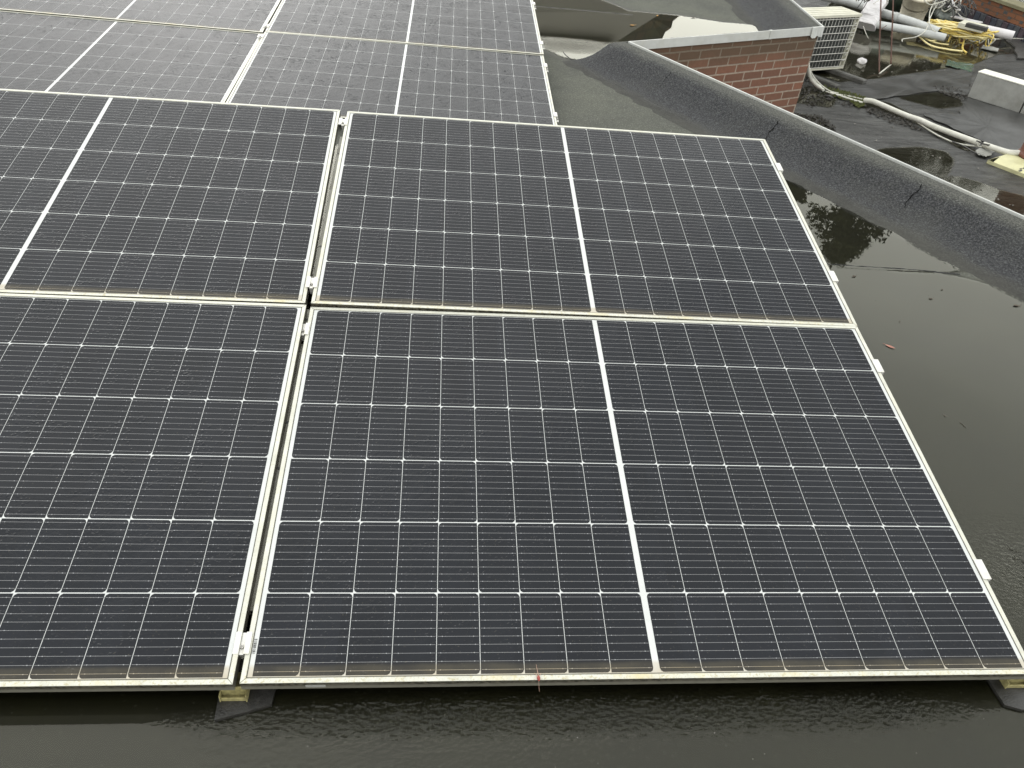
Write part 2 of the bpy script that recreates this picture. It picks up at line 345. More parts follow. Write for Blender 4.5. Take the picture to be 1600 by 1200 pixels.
def frame_mesh():
    mb = MB(); lip = .0105; gr = .0022; D = -.030; t = .0018; b = .0007
    def ring(o0, z0, o1, z1, m):
        a = [(o0, o0, z0), (PL-o0, o0, z0), (PL-o0, PH-o0, z0), (o0, PH-o0, z0)]; c = [(o1, o1, z1), (PL-o1, o1, z1), (PL-o1, PH-o1, z1), (o1, PH-o1, z1)]
        for i in range(4):
            j = (i+1) % 4; mb.face([a[i], a[j], c[j], c[i]], m)
    ring(0, D, 0, -b, 0); ring(0, -b, b, 0, 0); ring(b, 0, lip-b, 0, 0); ring(lip-b, 0, lip, -b, 0); ring(lip, -b, lip, -.0014, 0)
    ring(lip, -.0013, lip+gr, -.00125, 1)  # dark strip inside the lip: its shadow and dirt painted as one colour
    ring(0, D, .028, D, 0); ring(.028, D, .028, D+t, 0); ring(.028, D+t, t, D+t, 0); ring(t, D+t, t, -.006, 0); ring(t, -.006, .02, -.006, 0)
    # underside of the laminate
    mb.face([(.002, .002, -.0055), (.002, PH-.002, -.0055), (PL-.002, PH-.002, -.0055), (PL-.002, .002, -.0055)], 2)
    # mitre joints at the four corners
    for sx, sy in ((0, 0), (1, 0), (1, 1), (0, 1)):
        x = PL*sx; y = PH*sy; dx = 1-2*sx; dy = 1-2*sy; w = .00035
        mb.face([(x+dx*.001-w, y+dy*.001+w*dx*dy, .00012), (x+dx*.001+w, y+dy*.001-w*dx*dy, .00012), (x+dx*lip+w, y+dy*lip-w*dx*dy, .00012), (x+dx*lip-w, y+dy*lip+w*dx*dy, .00012)], 1)
    return mb
PANELS = {"A": [[0.0013, 0.0006, -0.001], [[1.0, -0.00228, -0.00172], [0.00201, 0.98969, -0.14318], [0.00202, 0.14317, 0.9897]]], "B": [[0.0001, 1.1269, 0.172], [[0.99999, 0.00116, 0.00347], [-0.00061, 0.98796, -0.15468], [-0.00361, 0.15468, 0.98796]]], "E": [[-1.7336, -0.0029, -0.0002], [[1.0, -0.00073, -0.00032], [0.00067, 0.98868, -0.15002], [0.00043, 0.15002, 0.98868]]], "G": [[-1.7402, 1.1178, 0.1709], [[0.99996, -0.00814, 0.00323], [0.00855, 0.98717, -0.15947], [-0.00189, 0.15949, 0.9872]]], "C": [[-0.7287, 3.1507, -0.0101], [[0.9999, 0.01125, 0.00842], [-0.01068, 0.99784, -0.06488], [-0.00913, 0.06478, 0.99786]]], "D": [[-0.7146, 4.2779, 0.0644], [[0.99992, 0.01101, 0.00541], [-0.01062, 0.9977, -0.06691], [-0.00613, 0.06684, 0.99774]]], "J": [[-2.4598, 3.1653, 0.0015], [[0.99987, 0.01326, 0.00921], [-0.01268, 0.9981, -0.06032], [-0.00999, 0.06019, 0.99814]]], "K": [[-2.4515, 4.2998, 0.0774], [[0.99985, 0.01417, 0.01012], [-0.01349, 0.99782, -0.0646], [-0.01101, 0.06445, 0.99786]]]}
M['underside'] = simple('panel_underside', (.30, .30, .30), .6)
INFO = {
 'A': ('large whole solar panel in the lower right foreground with a red bud on its frame', 'near array'),
 'B': ('solar panel of the near array whose right corner points at the dark roof upstand', 'near array'),
 'E': ('solar panel at the lower left foreground, cut by the left edge of the photo', 'near array'),
 'G': ('left solar panel of the near array crossed by one slanting white centre strip', 'near array'),
 'C': ('pale reflecting solar panel right behind the near array, beside the dry roofing', 'far array'),
 'D': ('farthest solar panel on the right, beside the puddles, cut by the top edge', 'far array'),
 'J': ('shiny rain-speckled solar panel just behind the near array on the left', 'far array'),
 'K': ('shiny solar panel in the far top left corner of the photo', 'far array')}
proto = None; PANEL = {}
for key, (O, A) in PANELS.items():
    if proto is None:
        root = empty('solar_panel'); proto = root
        frame_mesh().build('frame', [M['frame'], M['groove'], M['underside']], root)
        laminate_mesh().build('glass', [M['back'], M['cell'], M['bus'], M['pad']], root)
    else:
        root = proto.copy(); C.objects.link(root)
        for ch in list(proto.children):
            c = ch.copy(); C.objects.link(c); c.parent = root
    root.matrix_world = Matrix(((A[0][0], A[0][1], A[0][2], O[0]), (A[1][0], A[1][1], A[1][2], O[1]), (A[2][0], A[2][1], A[2][2], O[2]), (0, 0, 0, 1)))
    tag(root, INFO[key][0], 'solar panel', 'solar panels on the flat roof'); PANEL[key] = root.matrix_world.copy()
# small print on panel A only: a bar code in the white margin and a type label on the frame side
mb = MB()
random.seed(3); y = .062
while y < .094:
    h = random.choice((.0008, .0013, .0018)); mb.face([(.0135, y, -.0009), (.0195, y, -.0009), (.0195, y+h, -.0009), (.0135, y+h, -.0009)], 0); y += h + random.choice((.0009, .0014, .0022))
mb.build('bar_code', [M['ink']], proto)
mb = MB(); mb.box((.128, -.0009, -.022), (.168, -.0002, -.012)); o = mb.build('type_label', [M['sticker']], proto)

# ------------------------------------------------------------ clamps, rails, feet
def onp(k, x, y, z=0): return PANEL[k] @ Vector((x, y, z))
def mid_clamp():
    r = empty('mid_clamp'); mb = MB()
    mb.box((-.0165, -.024, .0004), (-.0052, .024, .0032)); mb.box((.0052, -.024, .0004), (.0165, .024, .0032))
    mb.box((-.0052, -.024, -.0040), (.0052, .024, -.0015)); mb.box((-.0062, -.024, -.004), (-.0048, .024, .0026)); mb.box((.0048, -.024, -.004), (.0062, .024, .0026))
    mb.box((-.0055, -.020, -.030), (.0055, .020, -.0045))
    mb.build('clamp_plate', [M['clip']], r, .0004)
    b = MB(); b.lathe([(0, .0020), (.0022, .0020), (.0022, .0030), (.0040, .0030), (.0044, .0022), (.0044, -.0016)], 16, 0, (0, -.008, -.0004)); b.build('bolt', [M['steel']], r)
    return r
def end_clamp():
    r = empty('end_clamp'); mb = MB()
    mb.box((-.0115, -.027, .0004), (.0100, .027, .0032)); mb.box((.0018, -.027, -.028), (.0100, .027, .0004)); mb.box((.0018, -.027, -.0300), (.020, .027, -.0265))
    mb.build('clamp_plate', [M['clip']], r, .0005)
    b = MB(); b.lathe([(0, .0060), (.0042, .0060), (.0050, .0052), (.0050, 0)], 12, 0, (.0145, 0, -.0265)); b.build('bolt', [M['steel']], r)
    return r
def place(proto, key, x, y, first, label, group, cat='clamp', flip=False):
    if first: r = proto
    else:
        r = proto.copy(); C.objects.link(r)
        for ch in list(proto.children): c = ch.copy(); C.objects.link(c); c.parent = r
    r.matrix_world = PANEL[key] @ Matrix.Translation((x, y, 0)) @ (Matrix.Rotation(math.pi, 4, 'Z') if flip else Matrix())
    tag(r, label, cat, group); return r
mc = mid_clamp(); GX = -.0085
mids = [('A', GX, .084, 'metal clamp with a bolt in the gap between the two front panels, nearest the camera'),
 ('A', GX, 1.036, 'metal clamp in the panel gap just below where the four near panels meet'),
 ('B', GX, .093, 'metal clamp in the panel gap just above where the four near panels meet'),
 ('B', GX, 1.049, 'small clamp at the far top end of the gap between the near panels'),
 ('C', GX, 1.046, 'clamp in the far array gap, the lower of the two near the panel joint'),
 ('D', GX, .10, 'clamp in the far array gap, the upper of the two near the panel joint')]
for i, (k, x, y, lb) in enumerate(mids): place(mc, k, x, y, i == 0, lb, 'clamps between panels')
ec = end_clamp()
ends = [('A', PL, .259, 'silver edge clamp low on the right side of the large front panel'),
 ('A', PL, .955, 'silver edge clamp on the right of the front panel, beside the floating red leaf'),
 ('B', PL, .246, 'silver edge clamp on the near array beside the roof seam in the puddle'),
 ('B', PL, .921, 'silver edge clamp near the top right corner of the near array'),
 ('C', PL, .238, 'small edge clamp on the far array beside the dry roofing, lowest of four'),
 ('C', PL, .959, 'small edge clamp on the far array just below the rusty panel joint'),
 ('D', PL, .199, 'small edge clamp on the far array just above the rusty panel joint'),
 ('D', PL, 1.0, 'small edge clamp on the far array at the top edge of the photo')]
for i, (k, x, y, lb) in enumerate(ends): place(ec, k, x, y, i == 0, lb, 'clamps on the outer panel edges')
def rail(key, x, ya, yb, label, z=-.026, w=.0075):
    mb = MB()
    for a, b in ya:
        mb.box((x-w, a, z-.003), (x+w, b, z)); mb.box((x-w, a, z-.02), (x-w+.0015, b, z-.003))
    # holes and grit in the rail floor
    for q in yb: mb.box((x-.004, q, z+.0001), (x+.004, q+.008, z+.0009), 1)
    o = mb.build('mounting_rail', [M['rail'], M['ink']]); o.matrix_world = PANEL[key]
    return tag(o, label, 'rail', 'rails under the panel gaps')
rail('A', GX, [(.17, 1.000), (1.042, 1.150)], [.55, 1.10, .70], 'metal rail seen down the gap between the two front panels')
rail('B', GX, [(.105, .985)], [.86, .30], 'metal rail seen down the gap between the second-row panels')
rail('C', GX, [(-.1, 1.0), (1.07, 1.134)], [], 'metal rail down the gap of the far array, lower half')
rail('D', GX, [(.15, 1.134)], [], 'metal rail down the gap of the far array, upper half')
def foot(x, y, label, mlabel, seed, poly):
    r = empty('support_foot', (x, y, -.075)); mb = MB()
    # folded sheet bracket: back plate, tray, front lip and end ears
    w = .0245
    mb.box((-w, -.004, .008), (w, .060, .0105)); mb.box((-w, -.004, .0105), (w, -.0015, .0185)); mb.box((-w, .006, .0105), (w, .0085, .0430))
    mb.box((-w-.003, -.006, .006), (-w-.0005, .030, .030)); mb.box((w+.0005, -.006, .006), (w+.003, .030, .030))
    mb.build('bracket', [M['foot']], r, .0006)
    r['label'] = label; r['category'] = 'bracket'; r['group'] = 'feet under the front panels'
    random.seed(seed); mb = MB(); top = [Vector((px, py, -.0672+random.uniform(-.0006, .0006))) for px, py in poly]; n = len(top); c = sum(top, Vector())/n; c.z += .001
    for i in range(n):
        a, b = top[i], top[(i+1) % n]; mb.face([a, b, c]); mb.face([(a.x, a.y, -.080), (b.x, b.y, -.080), b, a])
    o = mb.build('rubber_mat', [M['black_rubber']]); tag(o, mlabel, 'rubber mat', 'mats under the panel feet')
foot(-.018, .004, 'algae-stained metal foot under the gap between the two front panels', 'wet black rubber mat under the stained metal foot at the bottom left', 2,
     [(-.048, -.040), (-.02, -.032), (.015, -.022), (.058, -.008), (.062, .05), (.05, .16), (-.05, .16), (-.052, .03)])
foot(1.715, .014, 'metal foot at the bottom right corner of the front panel, cut by the photo edge', 'black rubber mat at the bottom right corner of the front panel', 5,
     [(1.665, -.030), (1.70, -.042), (1.76, -.035), (1.775, .06), (1.76, .17), (1.67, .17), (1.662, .03)])

# ------------------------------------------------------------ flat roof, puddles
P0 = Vector((1.632, 4.70)); P1 = Vector((3.365, 5.56)); D1 = Vector((.5013, -.8653)); P2 = P0 + D1*6.2
D3 = Vector((.056, .998)); P3 = P1 + D3*7
def nrm(d): return Vector((d.y, -d.x)).normalized()
N1 = nrm(D1)                                    # into the roof (to the left of the edge when walking back)
D2 = (P1-P0).normalized(); N2 = Vector((-D2.y, D2.x)); N3 = Vector((-D3.y, D3.x)).normalized()
def xmax(y):
    def on(P, D, Nn, off):
        Q = P + Nn*off; return Q.x + D.x*(y-Q.y)/D.y
    a = on(P0, D1, N1, .30); b = on(P0, D2, N2, .07); c = on(P1, D3, N3, .24)
    if y < 4.55: return a
    return min(max(a if y < 4.9 else -9, b), c) if y < 5.75 else c
def sdpoly(x, y, poly):
    d = 1e9; ins = False; n = len(poly)
    for i in range(n):
        ax, ay = poly[i]; bx, by = poly[(i+1) % n]
        ex, ey = bx-ax, by-ay; wx, wy = x-ax, y-ay
        t = max(0, min(1, (wx*ex+wy*ey)/(ex*ex+ey*ey+1e-12))); dd = math.hypot(wx-ex*t, wy-ey*t); d = min(d, dd)
        if (ay > y) != (by > y) and x < (bx-ax)*(y-ay)/(by-ay)+ax: ins = not ins
    return d if ins else -d
def gauss(d, w): return math.exp(-(d/w)**2)
DRY1 = [(-7, 2.9), (1.96, 2.93), (2.3, 2.95), (1.9, 3.6), (1.45, 4.2), (1.27, 4.66), (1.20, 4.68), (1.10, 4.82), (1.00, 4.95), (-7, 5.6)]
DRY2 = [(1.66, 6.60), (1.93, 6.15), (2.34, 6.13), (2.68, 6.01), (3.04, 6.00), (4, 6.2), (4, 12), (1.5, 12)]
def upper_wet(x, y):
    s = max(sdpoly(x, y, DRY1), sdpoly(x, y, DRY2))
    w = .5 - s/.075 if s > -.05 else .5 + (-s)/.075
    w = max(-.7, min(2.0, w))
    # felt lap lines standing out of the water
    if x > 1.6: 
        ys = 1.955 - .03*(x-2.05)
        w -= (1.58 if y < ys else .3)*gauss(y-ys+.014, .036 if y < ys else .01)*min(1, max(0, (x-1.9)/.12))
    # shallow shore along the foot of the upstand
    Q = P0 + N1*.43; dd = (Vector((x, y))-Q).dot(N1)
    if y < 2.45: w -= 1.75*gauss(dd-.04, .085)*min(1, (2.45-y)/.3)
    w -= 1.35*gauss(math.hypot((x-1.95), (y-.36)*.8), .16) + 1.2*gauss(math.hypot(x-1.80, y-.12), .10)
    w -= 1.22*min(1, max(0, (.12-y)/.2))*min(1, max(0, (x+.02)/.5))*(.75+.25*math.sin(x*7+y*11))
    return w
def upper_ripple(x, y):
    r = .9*gauss(y+.035, .040)*min(1, max(0, (x+.06)/.25))*min(1, max(0, (1.62-x)/.3))
    r += .09*gauss(y+.13, .07)*min(1, max(0, (x-.1)/.4))*min(1, max(0, (1.5-x)/.4))
    r += .5*gauss(math.hypot((x-1.2)*.8, (y-4.98)*2.2), .22) + .45*gauss(math.hypot(x-1.95, y-.3), .18)
    r += .055*min(1, max(0, (.25-y)/.3))*min(1, max(0, (x+.1)/.4))
    return min(1, r)
def add_attr(me, name, vals):
    a = me.attributes.new(name, 'FLOAT', 'POINT'); a.data.foreach_set('value', vals)
def sheet(name, rows, z, mat, wetf, ripf, label=None):
    vs = []; fs = []; n = len(rows[0])
    for r in rows: vs += [(x, y, z) for x, y in r]
    for j in range(len(rows)-1):
        for i in range(n-1): a = j*n+i; fs.append((a, a+1, a+n+1, a+n))
    me = bpy.data.meshes.new(name); me.from_pydata(vs, [], fs); me.materials.append(mat)
    add_attr(me, 'wet', [wetf(v[0], v[1]) for v in vs]); add_attr(me, 'ripple', [ripf(v[0], v[1]) for v in vs])
    o = bpy.data.objects.new(name, me); C.objects.link(o); o['kind'] = 'structure'; return o
ys = [-5, -3, -1.5, -.8]; y = -.5
while y < 7.2: ys.append(y); y += .03
ys += [8, 9, 10.5, 12]
rows = []
for y in ys:
    xm = xmax(y); s = [0]
    while s[-1] < 2.7: s.append(s[-1]+.03)
    while s[-1] < 9: s.append(s[-1]+.5)
    rows.append([(xm - q, y) for q in reversed(s)])
sheet('roof', rows, -.077, M['wet_roof'], upper_wet, upper_ripple)
sheet('puddle', rows, -.0745, M['water'], upper_wet, upper_ripple)
# lap seam of the felt in the dry field, slightly raised and uneven
def strip(pts, w, h, mat, name, z=-.0768, seed=1):
    random.seed(seed); mb = MB(); pts = smooth_path([(p[0], p[1], z) for p in pts], 10); prev = None
    for i in range(len(pts)-1):
        a, b = pts[i], pts[i+1]; d = (b-a).normalized(); n = Vector((-d.y, d.x, 0)); wa = w*random.uniform(.5, 1.2)
        cur = (b + n*wa, b + Vector((0, 0, h*random.uniform(.7, 1.2))), b - n*wa)
        if prev is None: prev = (a + n*wa, a + Vector((0, 0, h)), a - n*wa)
        mb.face([prev[0], prev[1], cur[1], cur[0]]); mb.face([prev[1], prev[2], cur[2], cur[1]]); prev = cur
    o = mb.build(name, [mat]); o['kind'] = 'structure'; return o
M['bitumen'] = simple('bitumen_bead', (.014, .014, .013), .4, 0, .3, 40, .4)
strip([(1.21, 4.80), (1.24, 4.66), (1.36, 4.38), (1.56, 4.02), (1.80, 3.60), (2.02, 3.20), (2.2, 2.86)], .0035, .004, M['bitumen'], 'roof_seam', z=-.0740, seed=2)
strip([(2.0, 1.960), (2.2, 1.952), (2.4, 1.946), (2.55, 1.93), (2.62, 1.925)], .0025, .0045, M['bitumen'], 'roof_seam', seed=3)
strip([(1.0, 6.06), (1.3, 6.05), (1.6, 6.04), (1.93, 6.02)], .012, .005, M['bitumen'], 'roof_seam', seed=4)
strip([(3.045, 5.98), (3.06, 6.3), (3.10, 6.9), (3.13, 7.5)], .006, .004, M['bitumen'], 'roof_seam', seed=5)
# upstand swept along the roof edge
PROF = [(.001, .030), (.006, .044), (.02, .050), (.080, .050), (.112, .045), (.140, .034), (.190, -.004), (.240, -.036), (.300, -.058), (.360, -.067), (.415, -.0715), (.455, -.0745), (.50, -.0775)]
def corner(P, na, nb, oa, ob):
    k = na.dot(nb); det = 1-k*k; a = (oa-k*ob)/det; b = (ob-k*oa)/det; return P + na*a + nb*b
def upstand():
    mb = MB(); sub = 60
    lines = []
    for o, z in PROF:
        o2 = o*.24
        c0 = corner(P0, N1, N2, o, o2); c1 = corner(P1, N2, N3, o2, o)
        L1 = [(P2 + N1*o).lerp(c0, i/sub) for i in range(sub)]; L2 = [c0.lerp(c1, i/24) for i in range(24)]; L3 = [c1.lerp(P3 + N3*o, i/30) for i in range(31)]
        pts = L1 + L2 + L3; ln = []
        for i, p in enumerate(pts):
            j = math.sin(p.x*9+p.y*7)*.0022 + math.sin(p.x*23-p.y*17)*.0012
            ln.append((p.x, p.y, z + j*min(1, o*6)))
        lines.append(ln)
    vs = [p for l in lines for p in l]; n = len(lines[0]); fs = []
    for k in range(len(lines)-1):
        for i in range(n-1): a = k*n+i; fs.append((a, a+n, a+n+1, a+1))
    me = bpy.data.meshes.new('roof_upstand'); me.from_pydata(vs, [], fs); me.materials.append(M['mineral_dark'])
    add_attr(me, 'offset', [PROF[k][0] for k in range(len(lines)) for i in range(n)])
    for p in me.polygons:
        c = sum((me.vertices[v].co for v in p.vertices), Vector())/4; p.use_smooth = True
    o = bpy.data.objects.new('roof_upstand', me); C.objects.link(o); o['kind'] = 'structure'; return o
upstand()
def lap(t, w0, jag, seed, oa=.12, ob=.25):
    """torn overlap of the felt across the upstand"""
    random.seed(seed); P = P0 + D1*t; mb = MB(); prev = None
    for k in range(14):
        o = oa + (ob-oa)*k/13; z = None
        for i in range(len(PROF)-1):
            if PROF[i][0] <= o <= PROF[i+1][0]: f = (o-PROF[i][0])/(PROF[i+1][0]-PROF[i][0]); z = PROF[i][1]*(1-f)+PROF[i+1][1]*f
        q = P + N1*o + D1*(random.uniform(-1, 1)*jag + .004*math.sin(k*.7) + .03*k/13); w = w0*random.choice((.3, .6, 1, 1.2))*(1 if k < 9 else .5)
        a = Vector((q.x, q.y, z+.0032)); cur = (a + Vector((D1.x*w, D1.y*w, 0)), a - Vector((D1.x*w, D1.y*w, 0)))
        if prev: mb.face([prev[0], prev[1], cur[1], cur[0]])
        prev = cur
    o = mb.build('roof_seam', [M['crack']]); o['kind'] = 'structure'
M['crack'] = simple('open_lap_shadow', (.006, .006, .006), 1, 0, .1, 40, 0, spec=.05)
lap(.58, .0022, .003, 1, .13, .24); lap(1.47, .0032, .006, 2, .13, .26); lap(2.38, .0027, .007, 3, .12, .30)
# white metal trim
def trim():
    mb = MB(); pr = [(.0005, .036), (.0005, .0555), (-.003, .0565), (-.0095, .0560), (-.0115, -.004), (-.0085, -.004), (-.0075, .040)]
    lines = []
    for o, z in pr: 
        c0 = corner(P0, N1, N2, o, o); c1 = corner(P1, N2, N3, o, o)
        pts = [P2 + N1*o, c0, c1, P3 + N3*o]; lines.append([(p.x, p.y, z) for p in pts])
    for k in range(len(pr)-1):
        for i in range(3): mb.face([lines[k][i], lines[k+1][i], lines[k+1][i+1], lines[k][i+1]])
    o = mb.build('roof_trim', [M['trim']])
    tag(o, 'white metal edge trim running along the dark roof upstand and around its corner above the brickwork', 'roof trim')
    def cover(t, w=.03):
        c = MB(); c0 = P0 + D2*t - N2*.0130; T = Matrix(((D2.x, -N2.x, 0, c0.x), (D2.y, -N2.y, 0, c0.y), (0, 0, 1, 0), (0, 0, 0, 1)))
        c.box((-w, -.001, -.0055), (w, .0012, .0560), 0, T); c.box((-w, -.020, .0561), (w, .0012, .0580), 0, T); c.build('joint_cover', [M['trim']], o)
    cover(1.36, .013)
    # bent, torn end piece at the outer corner
    random.seed(4); c = MB(); c0 = P0 + D2*1.80 - N2*.0155; prev = None
    for k in range(9):
        x = .135*k/8; zb = -.006 - (.014 if k in (1, 2, 3, 6, 7, 8) else .002) + random.uniform(-.003, .003); bulge = .004 + (.006 if k in (1, 2, 3, 7) else 0)
        q = c0 + D2*x; a = Vector((q.x, q.y, .057)); b = Vector((q.x - N2.x*bulge, q.y - N2.y*bulge, zb)); d = Vector((q.x + N2.x*.016, q.y + N2.y*.016, .0575))
        if prev: c.face([prev[0], prev[1], b, a]); c.face([prev[2], prev[0], a, d])
        prev = (a, b, d)
    c.build('torn_end_cap', [M['trim']], o)
M['trim'] = simple('white_trim', (.47, .475, .455), .45, 0, .06, 14, dirt=(.38, .37, .31), dirt_amt=.45)
trim()

# ------------------------------------------------------------ walls under the roof edge
M['brick'] = brick_mat('red_brick', (.225, .105, .068), (.145, .080, .056), (.36, .30, .24), .2015, .0648, .0066, (-.095, 0, .045))
def wall(P, D, length, ztop, zbot, th, name, mat, label, inset=.0):
    o = empty_mesh_wall(length, ztop, zbot, th, name, mat); n = Vector((-D.y, D.x))
    o.matrix_world = Matrix(((D.x, n.x, 0, P.x + n.x*inset), (D.y, n.y, 0, P.y + n.y*inset), (0, 0, 1, 0), (0, 0, 0, 1)))
    return tag(o, label, 'wall')
def empty_mesh_wall(length, zt, zb, th, name, mat):
    mb = MB(); mb.box((0, 0, zb), (length, th, zt)); return mb.build(name, [mat])
wall(P0 - D2*.0, D2, 1.912, .0, -1.4, .10, 'brick_wall', M['brick'], 'red brick wall under the white trim, facing the lower roof', .004)
wall(P1 - D2*.0215 + N2*.104, D3, 5, -.001, -1.4, .10, 'brick_wall', M['brick'], 'side return of the red brick wall behind its outer corner', -.0)
wall(P0 + D1*6 + N1*.005, -D1, 5.99, -.002, -1.4, -.10, 'brick_wall', M['brick'], 'brick wall below the long white trim, under the dark upstand', -.0)

# ------------------------------------------------------------ lower roof
ZL = -.90
LW = [ # wet areas: (polygon, edge softness)
 ([(4.621, 7.452), (5.150, 7.692), (5.865, 8.073), (6.790, 8.571), (7.424, 9.112), (8.368, 9.480), (11.391, 14.172), (7.143, 13.158), (5.145, 9.830), (4.370, 7.744)], .07),
 ([(5.077, 7.058), (5.457, 7.252), (5.813, 7.404), (5.873, 7.213), (5.760, 6.939), (5.432, 6.785), (5.228, 6.934)], .12),
 ([(4.433, 6.691), (4.665, 6.608), (4.903, 6.338), (4.990, 6.058), (5.054, 5.700), (5.186, 5.603), (5.207, 5.982), (5.058, 6.450), (4.923, 6.876), (4.636, 7.011)], .10),
 ([(3.977, 5.396), (4.272, 5.596), (4.678, 5.687), (4.873, 5.614), (4.851, 5.413), (4.732, 5.234), (4.526, 4.975), (4.309, 5.175)], .10),
 ([(4.512, 4.948), (4.679, 5.071), (4.826, 4.964), (4.918, 4.829), (5.252, 4.646), (4.654, 3.718), (4.479, 4.079)], .06),
 ([(4.000, 7.080), (4.198, 7.281), (4.411, 6.967), (4.193, 6.593), (3.826, 6.668)], .14),
 ([(3.718, 6.366), (3.951, 6.306), (3.963, 6.014), (3.794, 5.741), (3.564, 6.107)], .12),
]
def lower_wet(x, y):
    w = -.4
    for poly, so in LW:
        s = sdpoly(x, y, poly)
        if s > -1.0: w = max(w, .5 + s/so)
    return min(w, 2.2)
def lower_rip(x, y): return .012
rows = []; yv = [-4, -2, 0, 1.5]
y = 2.4
while y < 12: yv.append(y); y += .06
yv += [14, 18, 24, 30]
xv = [1.5, 2.2]; x = 2.6
while x < 9: xv.append(x); x += .06
xv += [11, 14, 18, 25]
rows = [[(x, y) for x in xv] for y in yv]
sheet('lower_roof', rows, ZL-.004, M['membrane'], lower_wet, lower_rip)
sheet('puddle', rows, ZL, M['water_low'], lower_wet, lower_rip)
# overlapping sheets of membrane with curled edges
def patch(name, pts, z, seed, mat=None, th=.006, jit=.015):
    random.seed(seed); mb = MB(); c = Vector((sum(p[0] for p in pts)/len(pts), sum(p[1] for p in pts)/len(pts), z)); top = []
    n = len(pts)
    for i in range(n):
        a, b = pts[i], pts[(i+1) % n]
        for k in range(6):
            f = k/6; top.append(Vector((a[0]*(1-f)+b[0]*f+random.uniform(-jit, jit), a[1]*(1-f)+b[1]*f+random.uniform(-jit, jit), z+random.uniform(-.001, .006))))
    m = len(top)
    for i in range(m):
        a, b = top[i], top[(i+1) % m]; mb.face([a, b, c], 0, True); mb.face([(a.x, a.y, a.z-th), (b.x, b.y, b.z-th), b, a])
    o = mb.build(name, [mat or M['membrane']]); return o
M['sheet'] = simple('loose_membrane', (.045, .045, .044), .36, 0, .35, 3.5, .15, dirt=(.028, .027, .024), dirt_amt=.7)
o = patch('roofing_sheet', [(4.260, 6.908), (4.660, 7.243), (5.066, 7.514), (5.878, 7.951), (6.687, 8.366), (6.248, 7.717), (5.997, 7.288), (5.748, 7.402), (5.117, 7.076), (4.640, 6.868)], ZL+.008, 1, M['sheet'])
tag(o, 'pale grey roofing sheet lying between the brown pool and the grey box', 'roofing sheet', 'loose sheets on the lower roof')
o = patch('roofing_sheet', [(5.555, 6.634), (5.947, 7.198), (6.138, 6.924), (6.497, 6.586), (5.697, 5.345), (5.476, 5.480), (5.400, 5.879), (5.224, 6.265), (5.105, 6.553)], ZL+.008, 2, M['sheet'])
tag(o, 'dark roofing sheet between the grey box and the white hose', 'roofing sheet', 'loose sheets on the lower roof')

M['cream'] = simple('cream_paint', (.56, .545, .45), .45, 0, .08, 8, dirt=(.36, .33, .22), dirt_amt=.3)
M['fin'] = simple('heat_exchanger_fins', (.10, .105, .10), .6, .2, .2, 60)
M['wire'] = simple('guard_wire', (.52, .51, .47), .45, .1, .1, 40)
M['pvc'] = simple('grey_white_plastic', (.46, .47, .46), .35, 0, .08, 10, dirt=(.25, .24, .2), dirt_amt=.5)
M['white_pl'] = simple('white_plastic', (.58, .56, .565), .4, 0, .06, 10, dirt=(.40, .38, .34), dirt_amt=.4)
M['hose'] = simple('white_insulation', (.60, .59, .53), .55, 0, .08, 20, dirt=(.30, .31, .20), dirt_amt=.35)
M['cable_b'] = simple('dark_cable', (.045, .043, .04), .5, 0, .2, 40)
M['cable_g'] = simple('pale_cable', (.50, .49, .43), .5, 0, .2, 40)
M['yellow'] = simple('yellow_cable', (.66, .50, .13), .5, 0, .15, 30)
M['rust'] = simple('rusty_steel', (.085, .040, .028), .8, .2, .35, 60)
M['concrete'] = simple('grey_foam_block', (.29, .29, .27), .8, 0, .12, 9, .2, dirt=(.16, .155, .135), dirt_amt=.5)
M['concrete_top'] = simple('pale_top', (.68, .67, .60), .7, 0, .08, 9, dirt=(.42, .40, .34), dirt_amt=.5)
M['slab'] = simple('wet_concrete', (.10, .098, .09), .45, 0, .25, 12, .3)
M['pale_yellow'] = simple('pale_yellow_paint', (.55, .53, .31), .5, 0, .08, 12, .3, dirt=(.32, .31, .17), dirt_amt=.4)
M['terracotta'] = simple('terracotta', (.155, .062, .043), .6, 0, .2, 14, .2)
M['green_pl'] = simple('dark_green_plastic', (.035, .050, .036), .5, 0, .2, 6)
M['sack'] = simple('cream_sack', (.62, .57, .46), .7, 0, .14, 7, .4, dirt=(.36, .31, .22), dirt_amt=.5)
M['moss'] = simple('moss', (.075, .085, .022), .95, 0, .4, 60)
M['stone'] = simple('grit', (.20, .19, .17), .8, 0, .5, 200)
M['dark_grit'] = simple('rotten_leaves', (.022, .019, .014), .6, 0, .5, 100)
def V(t): return Vector(t)
